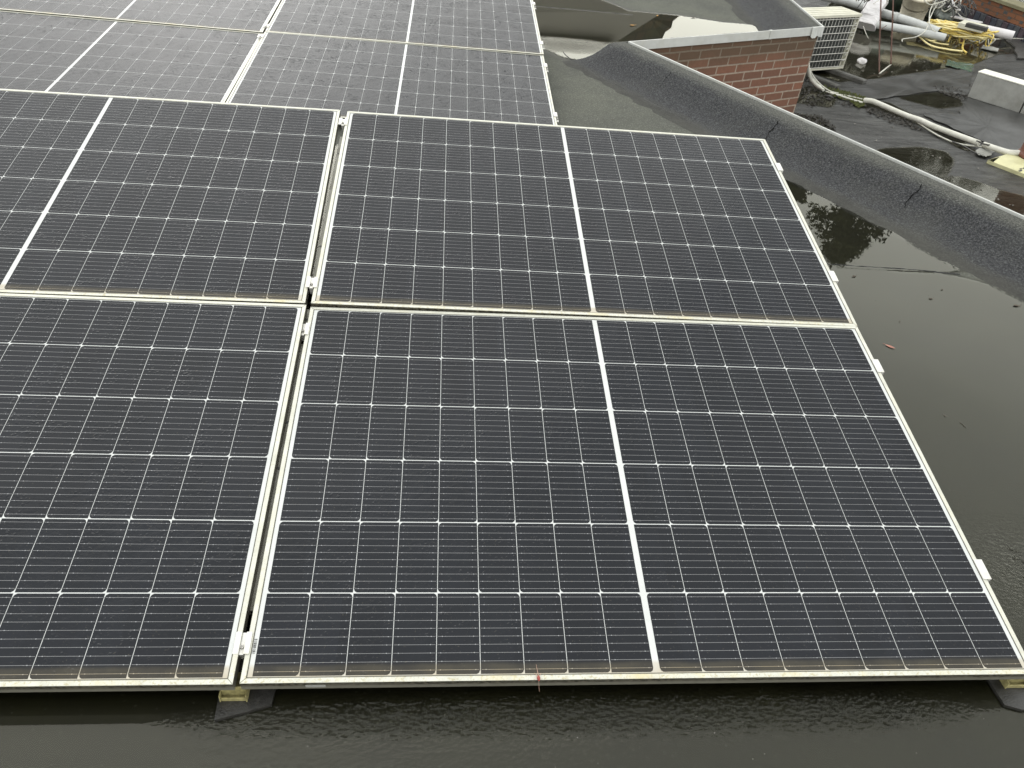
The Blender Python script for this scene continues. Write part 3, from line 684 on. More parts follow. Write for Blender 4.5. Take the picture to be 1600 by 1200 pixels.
# outdoor unit ---------------------------------------------------------------
def ac():
    A = V((4.343, 7.630, -0.860)); B = V((4.797, 7.820, -0.860)); d = (B-A); d.z = 0; d.normalize(); n = Vector((-d.y, d.x, 0)); W = .80; H = .565; Dp = .30
    o = B - d*W; T = Matrix(((d.x, n.x, 0, o.x), (d.y, n.y, 0, o.y), (0, 0, 1, -.86), (0, 0, 0, 1)))
    r = empty('outdoor_unit'); r.matrix_world = T
    mb = MB(); mb.box((.012, .03, .02), (W-.012, Dp, H-.02)); mb.box((0, 0, 0), (W, Dp, .022)); mb.box((W-.020, 0, .022), (W, .035, H-.022)); mb.box((0, 0, .022), (.020, .035, H-.022)); mb.box((W-.012, .035, .02), (W-.001, Dp-.001, H-.02))
    mb.build('body', [M['cream']], r, .003)
    mb = MB(); mb.box((.024, .018, .024), (W-.060, .031, H-.03))
    for i in range(150): x = .028 + i*(W-.09)/150; mb.box((x, .0145, .026), (x+.0012, .018, H-.032))
    mb.build('heat_exchanger', [M['fin']], r)
    mb = MB(); T2 = [(0, 0, H-.022), (W, Dp, H)]; mb.box((-.006, -.010, H-.028), (W+.006, Dp+.006, H))
    for y in (.05, .12, .19, .26): mb.box((.02, y-.012, H), (W-.02, y+.012, H+.004))
    mb.build('top_cover', [M['cream']], r, .004)
    mb = MB()
    for i in range(8): z = .030 + i*(H-.075)/7; mb.tube([(.01, -.004, z), (W-.02, -.004, z)], .0042, 6)
    k = 0
    while k < 17: x = .03 + k*.0475; mb.tube([(x, .001, .02), (x, .001, H-.03)], .0026, 5); k += 1
    mb.build('wire_guard', [M['wire']], r)
    for z in (.08, .14, .20, .27, .34, .41, .46): mb = MB(); mb.tube([(W-.052, .012, z), (W-.03, .004, z+.008), (W-.022, .012, z+.02)], .006, 6); mb.build('pipe_bend', [M['alu']], r)
    tag(r, 'cream outdoor unit with a dark wire-guarded coil, standing behind the brick corner', 'air conditioner')
    for i, (a, b, lb) in enumerate((((4.692, 7.762, -0.870), (4.903, 7.459, -0.870), 'dark beam under the right end of the cream outdoor unit'), ((4.337, 7.487, -0.870), (4.490, 7.208, -0.870), 'dark beam lying left of the other one, in front of the cream outdoor unit'))):
        a, b = V(a), V(b); e = (b-a).normalized(); s = Vector((-e.y, e.x, 0)); mb = MB(); L = (b-a).length
        Tm = Matrix(((e.x, s.x, 0, a.x), (e.y, s.y, 0, a.y), (0, 0, 1, -.905), (0, 0, 0, 1)))
        mb.box((-.35, -.045, 0), (L, .045, .038), 0, Tm); mb.box((-.34, -.032, .038), (L-.01, .032, .043), 0, Tm)
        tag(mb.build('support_beam', [M['slab']], None, .004), lb, 'beam', 'beams under the outdoor unit')
ac()
# rods -----------------------------------------------------------------------
mb = MB(); mb.tube(smooth_path([(5.619, 9.148, -0.300), (5.450, 8.621, -0.500), (5.378, 8.257, -0.760), (5.239, 7.828, -0.895)], 4), .0085, 6)
mb.tube(smooth_path([(5.804, 9.211, -0.300), (5.677, 8.813, -0.460), (5.585, 8.419, -0.720), (5.507, 8.143, -0.860)], 4), .0085, 6)
mb.tube([(5.569, 9.056, -0.340), (5.708, 8.962, -0.330)], .006, 6); mb.tube([(5.389, 8.424, -0.580), (5.517, 8.560, -0.550)], .004, 5)
o = mb.build('rusty_frame', [M['rust']]); tag(o, 'thin rusty steel frame of two leaning rods standing in the brown pool', 'steel frame')
mb = MB(); mb.tube([(5.230, 7.817, -0.885), (5.549, 8.213, -0.885)], .008, 6); tag(mb.build('short_stick', [M['cable_g']]), 'short pale stick joining the feet of the rusty rods', 'stick')
# pipes ----------------------------------------------------------------------
def pipe(pts, r, mat, name, label, group='plastic pipes lying on the lower roof', hollow=True, cat='pipe', ribs=0):
    pts = [V(p) for p in pts]; mb = MB(); mb.tube(smooth_path(pts, 6), r, 16, caps=not hollow)
    if hollow:
        for a, b in ((pts[0], pts[1]), (pts[-1], pts[-2])):
            d = (b-a).normalized(); mb.tube([a - d*.001, a + d*.0015], [r, r*.86], 16, caps=False); mb.tube([a+d*.0015, a + d*.12], r*.86, 16, 1, caps=False); mb.tube([a + d*.10, a + d*.11], r*.86, 16, 1)
    o = mb.build(name, [mat, M['ink']]); 
    if ribs:
        d = (pts[1]-pts[0]).normalized()
        for s0 in ribs: q = pts[0] + d*s0; c = MB(); c.tube([q, q+d*.06], r*1.12, 16); c.build('socket', [mat], o)
    return tag(o, label, cat, group)
pipe([(6.235, 10.179, -0.740), (6.498, 9.839, -0.750), (6.746, 9.463, -0.770)], .055, M['pvc'], 'drain_pipe', 'upper of the two long grey white pipes, running from the white elbow', ribs=(.22,))
pipe([(5.915, 9.667, -0.780), (6.364, 9.525, -0.790), (6.762, 9.316, -0.800)], .048, M['pvc'], 'drain_pipe', 'lower of the two long grey white pipes, nearest the brown pool')
pipe([(5.659, 10.795, -0.720), (5.956, 10.598, -0.720), (6.135, 10.302, -0.720)], .060, M['pvc'], 'drain_pipe', 'pipe behind the cream cover of the outdoor unit at the top edge')
pipe([(7.507, 9.784, -0.760), (7.837, 9.575, -0.770)], .058, M['white_pl'], 'drain_pipe', 'short white pipe with an open end beside the dark box')
# white crumpled elbow -------------------------------------------------------
def elbow():
    random.seed(11); r = []
    A, B, Cc = V((5.850, 9.683, -0.820)), V((5.952, 9.857, -0.660)), V((6.181, 10.144, -0.600))
    path = smooth_path([A, A.lerp(B, .5)+Vector((.01, -.02, .0)), B, Cc], 6); mb = MB(); n = 14; ring = []
    for i, p in enumerate(path):
        d = (path[min(i+1, len(path)-1)]-path[max(i-1, 0)]).normalized(); u = d.cross(Vector((0, 0, 1))).normalized(); w = u.cross(d); R = []
        for k in range(n):
            t = 2*math.pi*k/n; a, b = .135*math.copysign(abs(math.cos(t))**.5, math.cos(t)), .07*math.copysign(abs(math.sin(t))**.5, math.sin(t)); j = random.uniform(.93, 1.07)
            R.append(p + (u*a + w*b)*j*(1 - .25*i/len(path)))
        ring.append(R)
    for i in range(len(ring)-1):
        for k in range(n): mb.face([ring[i][k], ring[i][(k+1) % n], ring[i+1][(k+1) % n], ring[i+1][k]])
    mb.face(ring[0][::-1]); mb.face(ring[-1])
    tag(mb.build('plastic_elbow', [M['white_pl']]), 'crumpled white plastic elbow above its own reflection, beside the outdoor unit', 'pipe elbow')
elbow()
# bucket, sack, green barrel -------------------------------------------------
def tilted(name, base, top, prof, mat, label, cat, n=28):
    a, b = V(base), V(top); q = (b-a).to_track_quat('Z', 'Y').to_matrix().to_4x4(); L = (b-a).length; mb = MB()
    mb.lathe([(r, z*L) for r, z in prof], n, 0, a, q); return tag(mb.build(name, [mat]), label, cat)
tilted('plaster_tub', (6.809, 10.361, -0.800), (6.736, 10.219, -0.450), [(0, 0), (.150, 0), (.168, .03), (.162, .06), (.195, .9), (.21, .92), (.21, 1), (.19, 1), (.18, .5), (0, .5)], M['sack'], 'cream tapered tub leaning between the pipes and the dark bag', 'tub')
tilted('green_barrel', (6.892, 10.985, -0.860), (6.697, 10.812, -0.450), [(0, 0), (.20, 0), (.225, .05), (.22, .3), (.24, .35), (.24, .6), (.22, 1), (0, 1)], M['green_pl'], 'dark green round barrel at the top edge behind the rusty rods', 'barrel')
def blob(name, c, r, mat, label, cat, seed, sq=(1, 1, .7), amp=.22):
    random.seed(seed); bm = bmesh.new(); bmesh.ops.create_icosphere(bm, subdivisions=4, radius=1)
    ks = [(Vector((random.gauss(0, 1), random.gauss(0, 1), random.gauss(0, 1))).normalized()*random.uniform(2, 7), random.uniform(0, 6), random.uniform(.3, 1)) for _ in range(9)]
    for v in bm.verts:
        f = 1 + amp*sum(math.sin(v.co.dot(k)+p)*w for k, p, w in ks)/3; v.co = Vector((v.co.x*sq[0], v.co.y*sq[1], v.co.z*sq[2]))*f*r
    me = bpy.data.meshes.new(name); bm.to_mesh(me); bm.free(); me.materials.append(mat)
    for p in me.polygons: p.use_smooth = True
    o = bpy.data.objects.new(name, me); C.objects.link(o); o.location = c; return tag(o, label, cat)
M['bag'] = simple('grey_green_bag', (.10, .115, .10), .4, 0, .4, 9, .3, dirt=(.35, .36, .34), dirt_amt=.6)
blob('rubble_bag', (7.476, 10.826, -0.780), .24, M['bag'], 'crumpled grey green plastic bag behind the yellow cable coil', 'bag', 3, (1, 1.1, .55), .3)
blob('rubble_bag', (6.857, 11.267, -0.720), .22, M['green_pl'], 'dark plastic bag at the very top edge behind the rusty rods', 'bag', 8, (1.3, 1, .6), .3)
# cream box, black box -------------------------------------------------------
def slab_box(name, a, b, wdt, h, mat, label, cat, z0, extra=None):
    a, b = V(a), V(b); e = (b-a); L = e.length; e.normalize(); s = Vector((-e.y, e.x, 0)).normalized(); up = e.cross(s)
    T = Matrix(((e.x, s.x, up.x, a.x), (e.y, s.y, up.y, a.y), (e.z, s.z, up.z, a.z), (0, 0, 0, 1)))
    mb = MB(); mb.box((0, 0, 0), (L, wdt, h), 0, T)
    if extra: extra(mb, L, wdt, h, T)
    return tag(mb.build(name, mat, None, .004), label, cat)
slab_box('junction_box', (6.889, 9.364, -0.680), (7.105, 9.158, -0.680), .26, .06, [M['cream']], 'cream box with a white lid in the yellow cable coil', 'box', 0)
slab_box('black_tray', (6.816, 9.100, -0.610), (6.984, 8.916, -0.610), .085, .045, [M['cable_b']], 'black box lying on the cream box beside the short white pipe', 'box', 0)
slab_box('white_board', (7.149, 10.019, -0.700), (7.353, 9.677, -0.680), .12, .015, [M['white_pl']], 'narrow white board lying behind the black box', 'board', 0)
# cables ---------------------------------------------------------------------
def cable(pts, r, mat, name, label, cat='cable', group=None, n=7): 
    mb = MB(); mb.tube(smooth_path(pts, 7), r, n); return tag(mb.build(name, [mat]), label, cat, group)
def coil():
    random.seed(21); mb = MB(); c = V((7.025, 9.483, -0.740)); ex = (V((7.286, 9.317, -0.740))-V((6.744, 9.588, -0.740))).normalized(); ey = Vector((-ex.y, ex.x, 0))
    for k in range(15):
        a = .36*random.uniform(.6, 1.15); b = .16*random.uniform(.4, 1.2); ph = random.uniform(0, 6); z = random.uniform(-.04, .06); pts = []
        sh = ex*random.uniform(-.12, .12)
        for i in range(19):
            t = 2*math.pi*i/18*.97 + ph; pin = 1 - .45*abs(math.cos(t-ph*.1))**6
            pts.append(c + sh + ex*a*math.cos(t) + ey*b*math.sin(t)*pin + Vector((0, 0, z + .02*math.sin(3*t+k))))
        mb.tube(smooth_path(pts, 3), .0105, 6, k % 2)
    tag(mb.build('cable_coil', [M['yellow'], M['yellow2']]), 'tangled coil of yellow cable lying on the pipes', 'cable')
M['yellow2'] = simple('pale_yellow_cable', (.74, .64, .32), .5, 0, .1, 30)
coil()
YC = 'loose yellow cable ends'
cable([(6.864, 9.460, -0.800), (6.618, 9.356, -0.860), (6.585, 9.626, -0.840), (6.538, 9.765, -0.800), (6.534, 9.612, -0.840), (6.541, 9.239, -0.880), (6.704, 9.085, -0.880), (6.891, 9.049, -0.880)], .011, M['yellow2'], 'loose_cable', 'pale yellow cable loop hanging left of the coil over the brown pool', group=YC)
cable([(6.531, 9.732, -0.800), (6.548, 9.497, -0.840), (6.661, 9.346, -0.870), (6.842, 9.315, -0.880)], .010, M['yellow2'], 'loose_cable', 'short pale yellow cable crossing the lower pipe', group=YC)
cable([(7.155, 9.475, -0.760), (7.071, 9.384, -0.820), (6.960, 9.176, -0.880), (6.944, 9.043, -0.890)], .012, M['yellow'], 'loose_cable', 'bright yellow cable end drooping from the coil to the water', group=YC)
cable([(7.366, 9.563, -0.800), (7.507, 9.556, -0.820), (7.678, 9.608, -0.830), (7.948, 9.745, -0.840), (8.380, 9.834, -0.850)], .007, M['cable_g'], 'loose_cable', 'thin pale cable running right from the coil toward the wall', group=YC)
GC = 'grey wires around the pipes'
for i, (pts, lb) in enumerate((
  ([(7.036, 10.128, -0.550), (6.873, 10.041, -0.550), (6.691, 9.764, -0.600), (6.568, 9.486, -0.680), (6.475, 9.351, -0.760), (6.361, 9.314, -0.820), (6.227, 9.341, -0.860), (6.204, 9.294, -0.880)], 'white wire looping down over both long pipes to the pool'),
  ([(7.113, 10.222, -0.550), (6.949, 10.092, -0.580), (6.705, 9.722, -0.620), (6.557, 9.464, -0.660), (6.572, 9.372, -0.720), (6.600, 9.309, -0.740)], 'white wire bending around behind the first loop'),
  ([(6.470, 9.712, -0.420), (6.587, 9.700, -0.500), (6.873, 10.007, -0.550), (7.012, 10.039, -0.500), (7.329, 10.428, -0.500)], 'white wire lying across the cream tub'),
  ([(5.515, 9.387, -0.550), (5.525, 9.311, -0.400), (5.674, 9.602, -0.350)], 'black wire left of the white elbow at the top edge'),
  ([(5.556, 9.359, -0.600), (5.566, 9.315, -0.500), (5.637, 9.414, -0.400)], 'second black wire crossing the white elbow'),
  ([(5.725, 9.491, -0.780), (5.743, 9.400, -0.840), (5.782, 9.365, -0.890)], 'thin white string hanging from the elbow to the water'),
  ([(7.301, 10.289, -0.600), (7.204, 10.003, -0.620), (7.175, 9.814, -0.640), (7.263, 9.793, -0.660)], 'grey wire by the brick wall above the white board'),
  ([(5.725, 9.429, -0.500), (5.832, 9.504, -0.450), (5.951, 9.585, -0.400)], 'straw-coloured wire at the top edge above the elbow'))):
    cable(pts, .0065 if i < 3 else .0045, M['cable_b'] if 'black' in lb else M['cable_g'], 'wire', lb, 'wire', GC)
def tangle(name, cpt, ext, n, r, mats, label, seed):
    random.seed(seed); mb = MB(); c = V(cpt)
    for k in range(n):
        p = c + Vector((random.gauss(0, ext*.4), random.gauss(0, ext*.4), random.uniform(-.02, .10))); d = Vector((random.gauss(0, 1), random.gauss(0, 1), 0)).normalized(); pts = [p]
        for i in range(random.randint(7, 12)):
            d = (d + Vector((random.gauss(0, .7), random.gauss(0, .7), 0))).normalized(); q = pts[-1] + d*ext*random.uniform(.15, .35); q.z = c.z + random.uniform(-.03, .13) - .25*max(0, (q-c).length-ext)
            if (q-c).length > ext*1.2: d = (c-q).normalized(); d.z = 0
            pts.append(q)
        mb.tube(smooth_path(pts, 4), r*random.uniform(.7, 1.3), 5, k % len(mats))
    tag(mb.build(name, mats), label, 'wires')
tangle('wire_tangle', (7.188, 10.340, -0.620), .34, 16, .007, [M['cable_g'], M['cable_b'], M['white_pl'], M['cable_b']], 'tangle of grey, black and white wires on the dark bag by the brick wall', 31)
tangle('wire_tangle', (5.764, 9.772, -0.500), .26, 9, .006, [M['cable_b'], M['cable_g']], 'black and grey wire tangle at the top edge left of the rusty rods', 32)
tangle('wire_tangle', (7.204, 9.625, -0.860), .30, 10, .008, [M['yellow2'], M['cable_g'], M['yellow']], 'loose yellow and grey strands trailing in the pool in front of the coil', 33)
# hose -----------------------------------------------------------------------
cable([(4.014, 7.020, -0.620), (4.068, 7.111, -0.700), (4.165, 7.207, -0.800), (4.224, 7.147, -0.855), (4.264, 7.023, -0.870)], [.014]*4+[.022]*21+[.014]*4, M['hose'], 'insulated_hose', 'white insulated hose curving out from behind the brick corner', 'hose', 'white hoses on the lower roof', 12)
cable([(4.577, 6.750, -0.860), (4.629, 6.698, -0.845), (4.689, 6.633, -0.850), (4.786, 6.500, -0.860), (4.854, 6.343, -0.855), (4.908, 6.224, -0.845), (4.982, 6.086, -0.850), (5.117, 5.915, -0.855), (5.228, 5.722, -0.850)], .026, M['hose'], 'insulated_hose', 'long wavy white hose crossing the lower roof sheets', 'hose', 'white hoses on the lower roof', 12)
cable([(5.257, 5.696, -0.850), (5.302, 5.591, -0.840), (5.359, 5.488, -0.830), (5.441, 5.462, -0.820)], .026, M['hose'], 'insulated_hose', 'short white hose joining the brown chimney pot', 'hose', 'white hoses on the lower roof', 12)
BC = 'thin cables beside the white hose'
for pts, mt, lb in (
  ([(4.082, 7.132, -0.680), (4.178, 7.187, -0.780), (4.251, 7.107, -0.840), (4.323, 7.015, -0.870), (4.411, 6.985, -0.880)], 'cable_g', 'thin grey cable beside the curved hose near the brick corner'),
  ([(4.286, 7.019, -0.880), (4.365, 6.957, -0.880), (4.488, 6.923, -0.880), (4.622, 6.836, -0.880)], 'cable_g', 'mossy pale cable bridging the two white hoses, upper strand'),
  ([(4.322, 6.987, -0.880), (4.399, 6.906, -0.880), (4.502, 6.794, -0.880), (4.578, 6.734, -0.880)], 'hose', 'mossy pale cable bridging the two white hoses, lower strand'),
  ([(4.856, 6.343, -0.830), (4.877, 6.293, -0.860), (4.927, 6.139, -0.880), (4.978, 5.923, -0.885), (5.086, 5.772, -0.885), (5.303, 5.718, -0.880)], 'cable_g', 'pale grey cable sagging lowest below the white hose'),
  ([(4.914, 6.292, -0.870), (4.950, 6.092, -0.885), (5.011, 5.866, -0.885), (5.093, 5.728, -0.885), (5.120, 5.586, -0.885), (5.169, 5.522, -0.885)], 'cable_b', 'dark cable ending at the pale patch left of the yellow base'),
  ([(4.963, 6.278, -0.880), (5.023, 6.072, -0.885), (5.123, 5.900, -0.885), (5.262, 5.757, -0.880)], 'cable_b', 'dark cable right under the white hose'),
  ([(5.175, 5.698, -0.820), (5.180, 5.656, -0.815), (5.203, 5.628, -0.820), (5.280, 5.636, -0.830)], 'cable_b', 'short black tie around the joint of the white hose')):
    cable(pts, .007 if mt != 'hose' else .011, M[mt], 'cable', lb, 'cable', BC)
# grey block -----------------------------------------------------------------
def block():
    A = V((5.984, 7.260, -0.895)); B = V((6.319, 6.840, -0.895)); e = (B-A); e.normalize(); e.z = 0; s = Vector((-e.y, e.x, 0)); H = .255; L = (B-A).length*1.0
    T = Matrix(((e.x, s.x, 0, A.x), (e.y, s.y, 0, A.y), (0, 0, 1, -.905), (0, 0, 0, 1))); r = empty('foam_block'); r.matrix_world = T
    mb = MB(); mb.box((0, 0, 0), (L, .17, H)); mb.box((L+.012, .0, 0), (L+.5, .17, H)); mb.build('body', [M['concrete']], r, .006)
    mb = MB(); mb.box((-.004, -.004, H+.001), (L+.5, .175, H+.014)); mb.build('top_board', [M['concrete_top']], r, .004)
    tag(r, 'grey block with a pale top standing on the lower roof at the right edge', 'block')
block()
# yellow base and pot --------------------------------------------------------
def base():
    a, b, c = V((5.139, 5.398, -0.870)), V((5.331, 5.104, -0.870)), V((5.335, 5.611, -0.870))
    e = (b-a).normalized(); s = Vector((-e.y, e.x, 0)); L = (b-a).length + .35; T = Matrix(((e.x, s.x, 0, a.x), (e.y, s.y, 0, a.y), (0, 0, 1, -.905), (0, 0, 0, 1)))
    mb = MB(); prof = [(0, 0), (0, .030), (.085, .062), (.16, .066), (.36, .066), (.36, 0)]
    for i in range(len(prof)-1): mb.face([T @ Vector((0 + (.05 if i > 0 else 0), prof[i][0], prof[i][1])), T @ Vector((L, prof[i][0], prof[i][1])), T @ Vector((L, prof[i+1][0], prof[i+1][1])), T @ Vector((.05 if i+1 > 1 else 0, prof[i+1][0], prof[i+1][1]))])
    mb.face([T @ Vector((.05 if 1 < i < 5 else 0, p[0], p[1])) for i, p in enumerate(prof)])
    r = mb.build('base_plate', [M['pale_yellow']]); tag(r, 'pale yellow base plate with dark cracks under the brown chimney pot', 'base plate')
    random.seed(5)
    for x0, ys in ((.27, (.004, .012, .022, .035, .05, .066, .08)), (.44, (.018, .026, .034))):
        mb = MB()
        for i in range(len(ys)-1):
            zz = [.030 + .032*yv/.085 + .0016 for yv in (ys[i], ys[i+1])]; j = random.uniform(-.008, .008); w = .010*random.uniform(.4, 1.3)
            mb.face([T @ Vector((x0+j-w, ys[i], zz[0])), T @ Vector((x0+j+w, ys[i], zz[0])), T @ Vector((x0+j+w*.5+.006, ys[i+1], zz[1])), T @ Vector((x0+j-w*.5+.006, ys[i+1], zz[1]))])
        mb.build('crack', [M['ink']], r)
    P = V((5.576, 5.418, -0.840)); mb = MB(); mb.lathe([(.0, 0), (.135, 0), (.150, .01), (.150, .035), (.138, .045), (.138, .06), (.132, .30), (.150, .62), (.175, .66), (.175, .75), (.15, .75), (.12, .4), (0, .4)], 40, 0, (P.x, P.y, -.842))
    tag(mb.build('chimney_pot', [M['terracotta']]), 'red brown round chimney pot on the pale yellow base at the right edge', 'chimney pot')
    mb = MB(); Q = V((5.187, 5.596, -0.885)); e2 = e
    tag(patch('plastic_scrap', [(5.151, 5.620), (5.227, 5.690), (5.386, 5.684), (5.249, 5.534), (5.178, 5.495), (5.125, 5.530)], ZL+.018, 4, M['concrete'], .004, .004), 'pale plastic scrap between the cables and the yellow base', 'scrap')
base()
# brick wall and plinth far right --------------------------------------------
def far_wall():
    A = V((7.829, 11.401, -0.900)); B = V((8.191, 9.787, -0.900)); e = (B-A); e.z = 0; e.normalize(); n = Vector((-e.y, e.x)); L = 7.0; O = A - e*.6
    M['brick2'] = brick_mat('orange_brick', (.47, .15, .065), (.27, .085, .05), (.16, .09, .07), .215, .066, .007, (0, 0, .5))
    t = MB(); o = empty_mesh_wall(L, .34, .17, .2, 'brick_wall', M['brick2']); Tm = Matrix(((e.x, n.x, 0, O.x), (e.y, n.y, 0, O.y), (0, 0, 1, -.9), (0, 0, 0, 1))); o.matrix_world = Tm
    tag(o, 'orange brick wall with open joints in the top right corner', 'wall')
    # open perpend joints
    c = MB(); random.seed(9)
    for i in range(33*3): 
        row = i % 3; x = .1 + (i//3)*.215 + (row % 2)*.107
        if random.random() < .8: c.box((x, -.002, .20+row*.045), (x+.062*random.uniform(.5, 1.2), .01, .236+row*.045))
    c.build('open_joints', [M['ink']], o)
    m = MB(); random.seed(2)
    for i in range(66): x = i*.106; m.box((x+.004, -.03-random.uniform(0, .006), -.02), (x+.100, .15, .165+random.uniform(-.006, .004)), i % 3)
    mats = [simple('blue_brick', (.045, .050, .065), .45, 0, .3, 30), simple('slate_brick', (.060, .062, .070), .4, 0, .3, 30), simple('purple_brick', (.055, .040, .050), .5, 0, .3, 30)]
    p = m.build('brick_plinth', mats, None, .004); p.matrix_world = Tm; tag(p, 'dark blue upright bricks along the foot of the orange brick wall', 'plinth')
    m = MB(); m.box((0, -.03, .345), (L, .26, .39)); p = m.build('wall_coping', [simple('olive_coping', (.17, .155, .09), .6, 0, .2, 10)], None, .004); p.matrix_world = Tm; tag(p, 'olive brown coping on the orange brick wall, at the top right corner', 'coping')
far_wall()
tag(patch('dark_board', [(7.983, 9.922), (7.853, 9.472), (7.553, 8.903), (8.065, 9.023), (8.541, 9.762), (8.274, 9.936)], ZL+.02, 6, M['cable_b'], .02), 'black sheet lying at the foot of the dark blue bricks', 'sheet')
tag(patch('green_reflection', [(6.496, 8.655), (6.529, 8.561), (6.636, 8.560), (6.750, 8.511), (6.527, 8.170), (6.468, 8.252), (6.371, 8.327), (6.323, 8.389)], ZL+.010, 7, simple('green_reflection_colour', (.05, .085, .062), .25, 0, .4, 6), .003, .006), 'greenish reflection at the corner of the grey block, laid as a thin coloured sheet', 'reflection')  # flat coloured sheet standing in for a greenish reflection
tag(patch('metal_strip', [(7.288, 9.303), (7.394, 9.443), (7.549, 9.340), (7.443, 9.174)], ZL+.02, 8, M['concrete'], .01, .004), 'small grey metal strip in the water below the yellow coil', 'metal strip')
blob('crumpled_rag', (5.207, 8.254, -0.885), .045, M['white_pl'], 'white crumpled rag in the pool right of the outdoor unit', 'rag', 5, (1, .8, .9), .5)
# moss and grit, nobody could count them -------------------------------------
def scatter(name, polys, count, smin, smax, mat, z, seed, label, kind='stuff', flat=.6):
    random.seed(seed); mb = MB(); tot = 0
    for poly, share in polys:
        xs = [p[0] for p in poly]; ysx = [p[1] for p in poly]; k = 0; tries = 0
        while k < count*share and tries < count*40:
            tries += 1; x = random.uniform(min(xs), max(xs)); y = random.uniform(min(ysx), max(ysx))
            if sdpoly(x, y, poly) < 0: continue
            s = random.uniform(smin, smax)*random.random()**.7; a = random.uniform(0, 6); h = s*flat
            pts = [Vector((x+math.cos(a+t*2.094)*s*random.uniform(.6, 1.2), y+math.sin(a+t*2.094)*s*random.uniform(.6, 1.2), z-.001)) for t in range(3)]; top = Vector((x+random.uniform(-s, s)*.4, y+random.uniform(-s, s)*.4, z+h))
            for t in range(3): mb.face([pts[t], pts[(t+1) % 3], top])
            mb.face([pts[2], pts[1], pts[0]]); k += 1
    o = mb.build(name, [mat]); o['kind'] = kind; o['label'] = label; return o
scatter('moss', [([(4.333, 7.227), (4.421, 7.165), (4.558, 7.074), (4.691, 6.945), (4.588, 6.738), (4.438, 6.784), (4.320, 6.911), (4.266, 7.055)], 1), ([(4.460, 6.788), (4.603, 6.853), (4.585, 6.701), (4.464, 6.607)], .4)], 520, .008, .022, M['moss'], ZL+.012, 3, 'green moss growing around the hoses', flat=1.2)
scatter('rotten_leaves', [([(3.940, 6.875), (4.370, 7.744), (4.464, 7.275), (4.640, 6.860), (4.392, 6.594), (4.198, 6.776), (3.910, 6.505)], .5), ([(3.705, 6.330), (3.985, 6.312), (4.003, 6.021), (3.820, 5.657), (3.682, 5.890)], .55), ([(4.570, 6.699), (4.701, 6.615), (4.903, 6.338), (4.877, 6.087), (4.674, 6.199), (4.522, 6.511)], .35), ([(5.706, 7.529), (6.073, 7.582), (5.995, 7.277), (5.849, 7.090), (5.699, 7.300)], .35)], 650, .012, .035, M['dark_grit'], ZL+.006, 4, 'rotten leaves and grit washed together on the lower roof')
scatter('gravel', [([(3.868, 6.676), (4.255, 6.749), (4.780, 6.151), (5.067, 5.960), (5.069, 4.800), (4.809, 4.373), (4.546, 5.078), (4.244, 5.534)], .4), ([(5.167, 8.443), (6.198, 9.086), (6.935, 8.861), (6.431, 8.245), (4.793, 7.552)], .6)], 110, .006, .016, M['stone'], ZL+.003, 5, 'pale grit scattered over the lower roof')
scatter('grit', [([(-.6, -.35), (1.8, -.35), (1.75, -.03), (-.6, -.03)], .6), ([(1.8, -.1), (2.4, .8), (2.7, 1.9), (2.1, 1.9), (1.8, .9)], .35), ([(1.0, 3.2), (1.9, 3.1), (1.35, 4.2), (1.0, 4.7)], .05)], 210, .0008, .0022, M['stone'], -.0742, 6, 'tiny pale grit chips on the wet roof')
# leaves and twigs -----------------------------------------------------------
def leaf(x, y, z, L, W, rz, mat, name, label, curl=.25, cat='leaf', group=None):
    mb = MB(); n = 8; prev = None
    for i in range(n+1):
        f = i/n; w = W*math.sin(math.pi*min(1, f*1.02+.02))**.8*.5; zz = L*curl*(f-.5)**2; a = Vector((L*(f-.5), -w, zz + w*.35)); b = Vector((L*(f-.5), w, zz+w*.30)); c = Vector((L*(f-.5), 0, zz))
        if prev: mb.face([prev[0], a, c, prev[2]], 0, True); mb.face([prev[2], c, b, prev[1]], 0, True)
        prev = (a, b, c)
    mb.tube([(L*.5, 0, L*curl*.25), (L*.72, W*.1, L*curl*.35)], W*.04+.0003, 5)
    o = mb.build(name, [mat]); o.location = (x, y, z); o.rotation_euler = (0, 0, rz); return tag(o, label, cat, group)
M['pink_leaf'] = simple('faded_red_leaf', (.34, .15, .11), .6, 0, .2, 120)
M['brown_leaf'] = simple('brown_leaf', (.05, .035, .02), .6, 0, .3, 120)
M['ochre_leaf'] = simple('ochre_leaf', (.42, .22, .05), .6, 0, .2, 120)
x, y, _ = (2.037, 1.359, -0.075); leaf(x, y, -.0738, .036, .013, 2.45, M['pink_leaf'], 'floating_leaf', 'small faded red leaf floating in the puddle right of the near array', group='leaves on the wet roof')
BL = 'leaves on the wet roof'
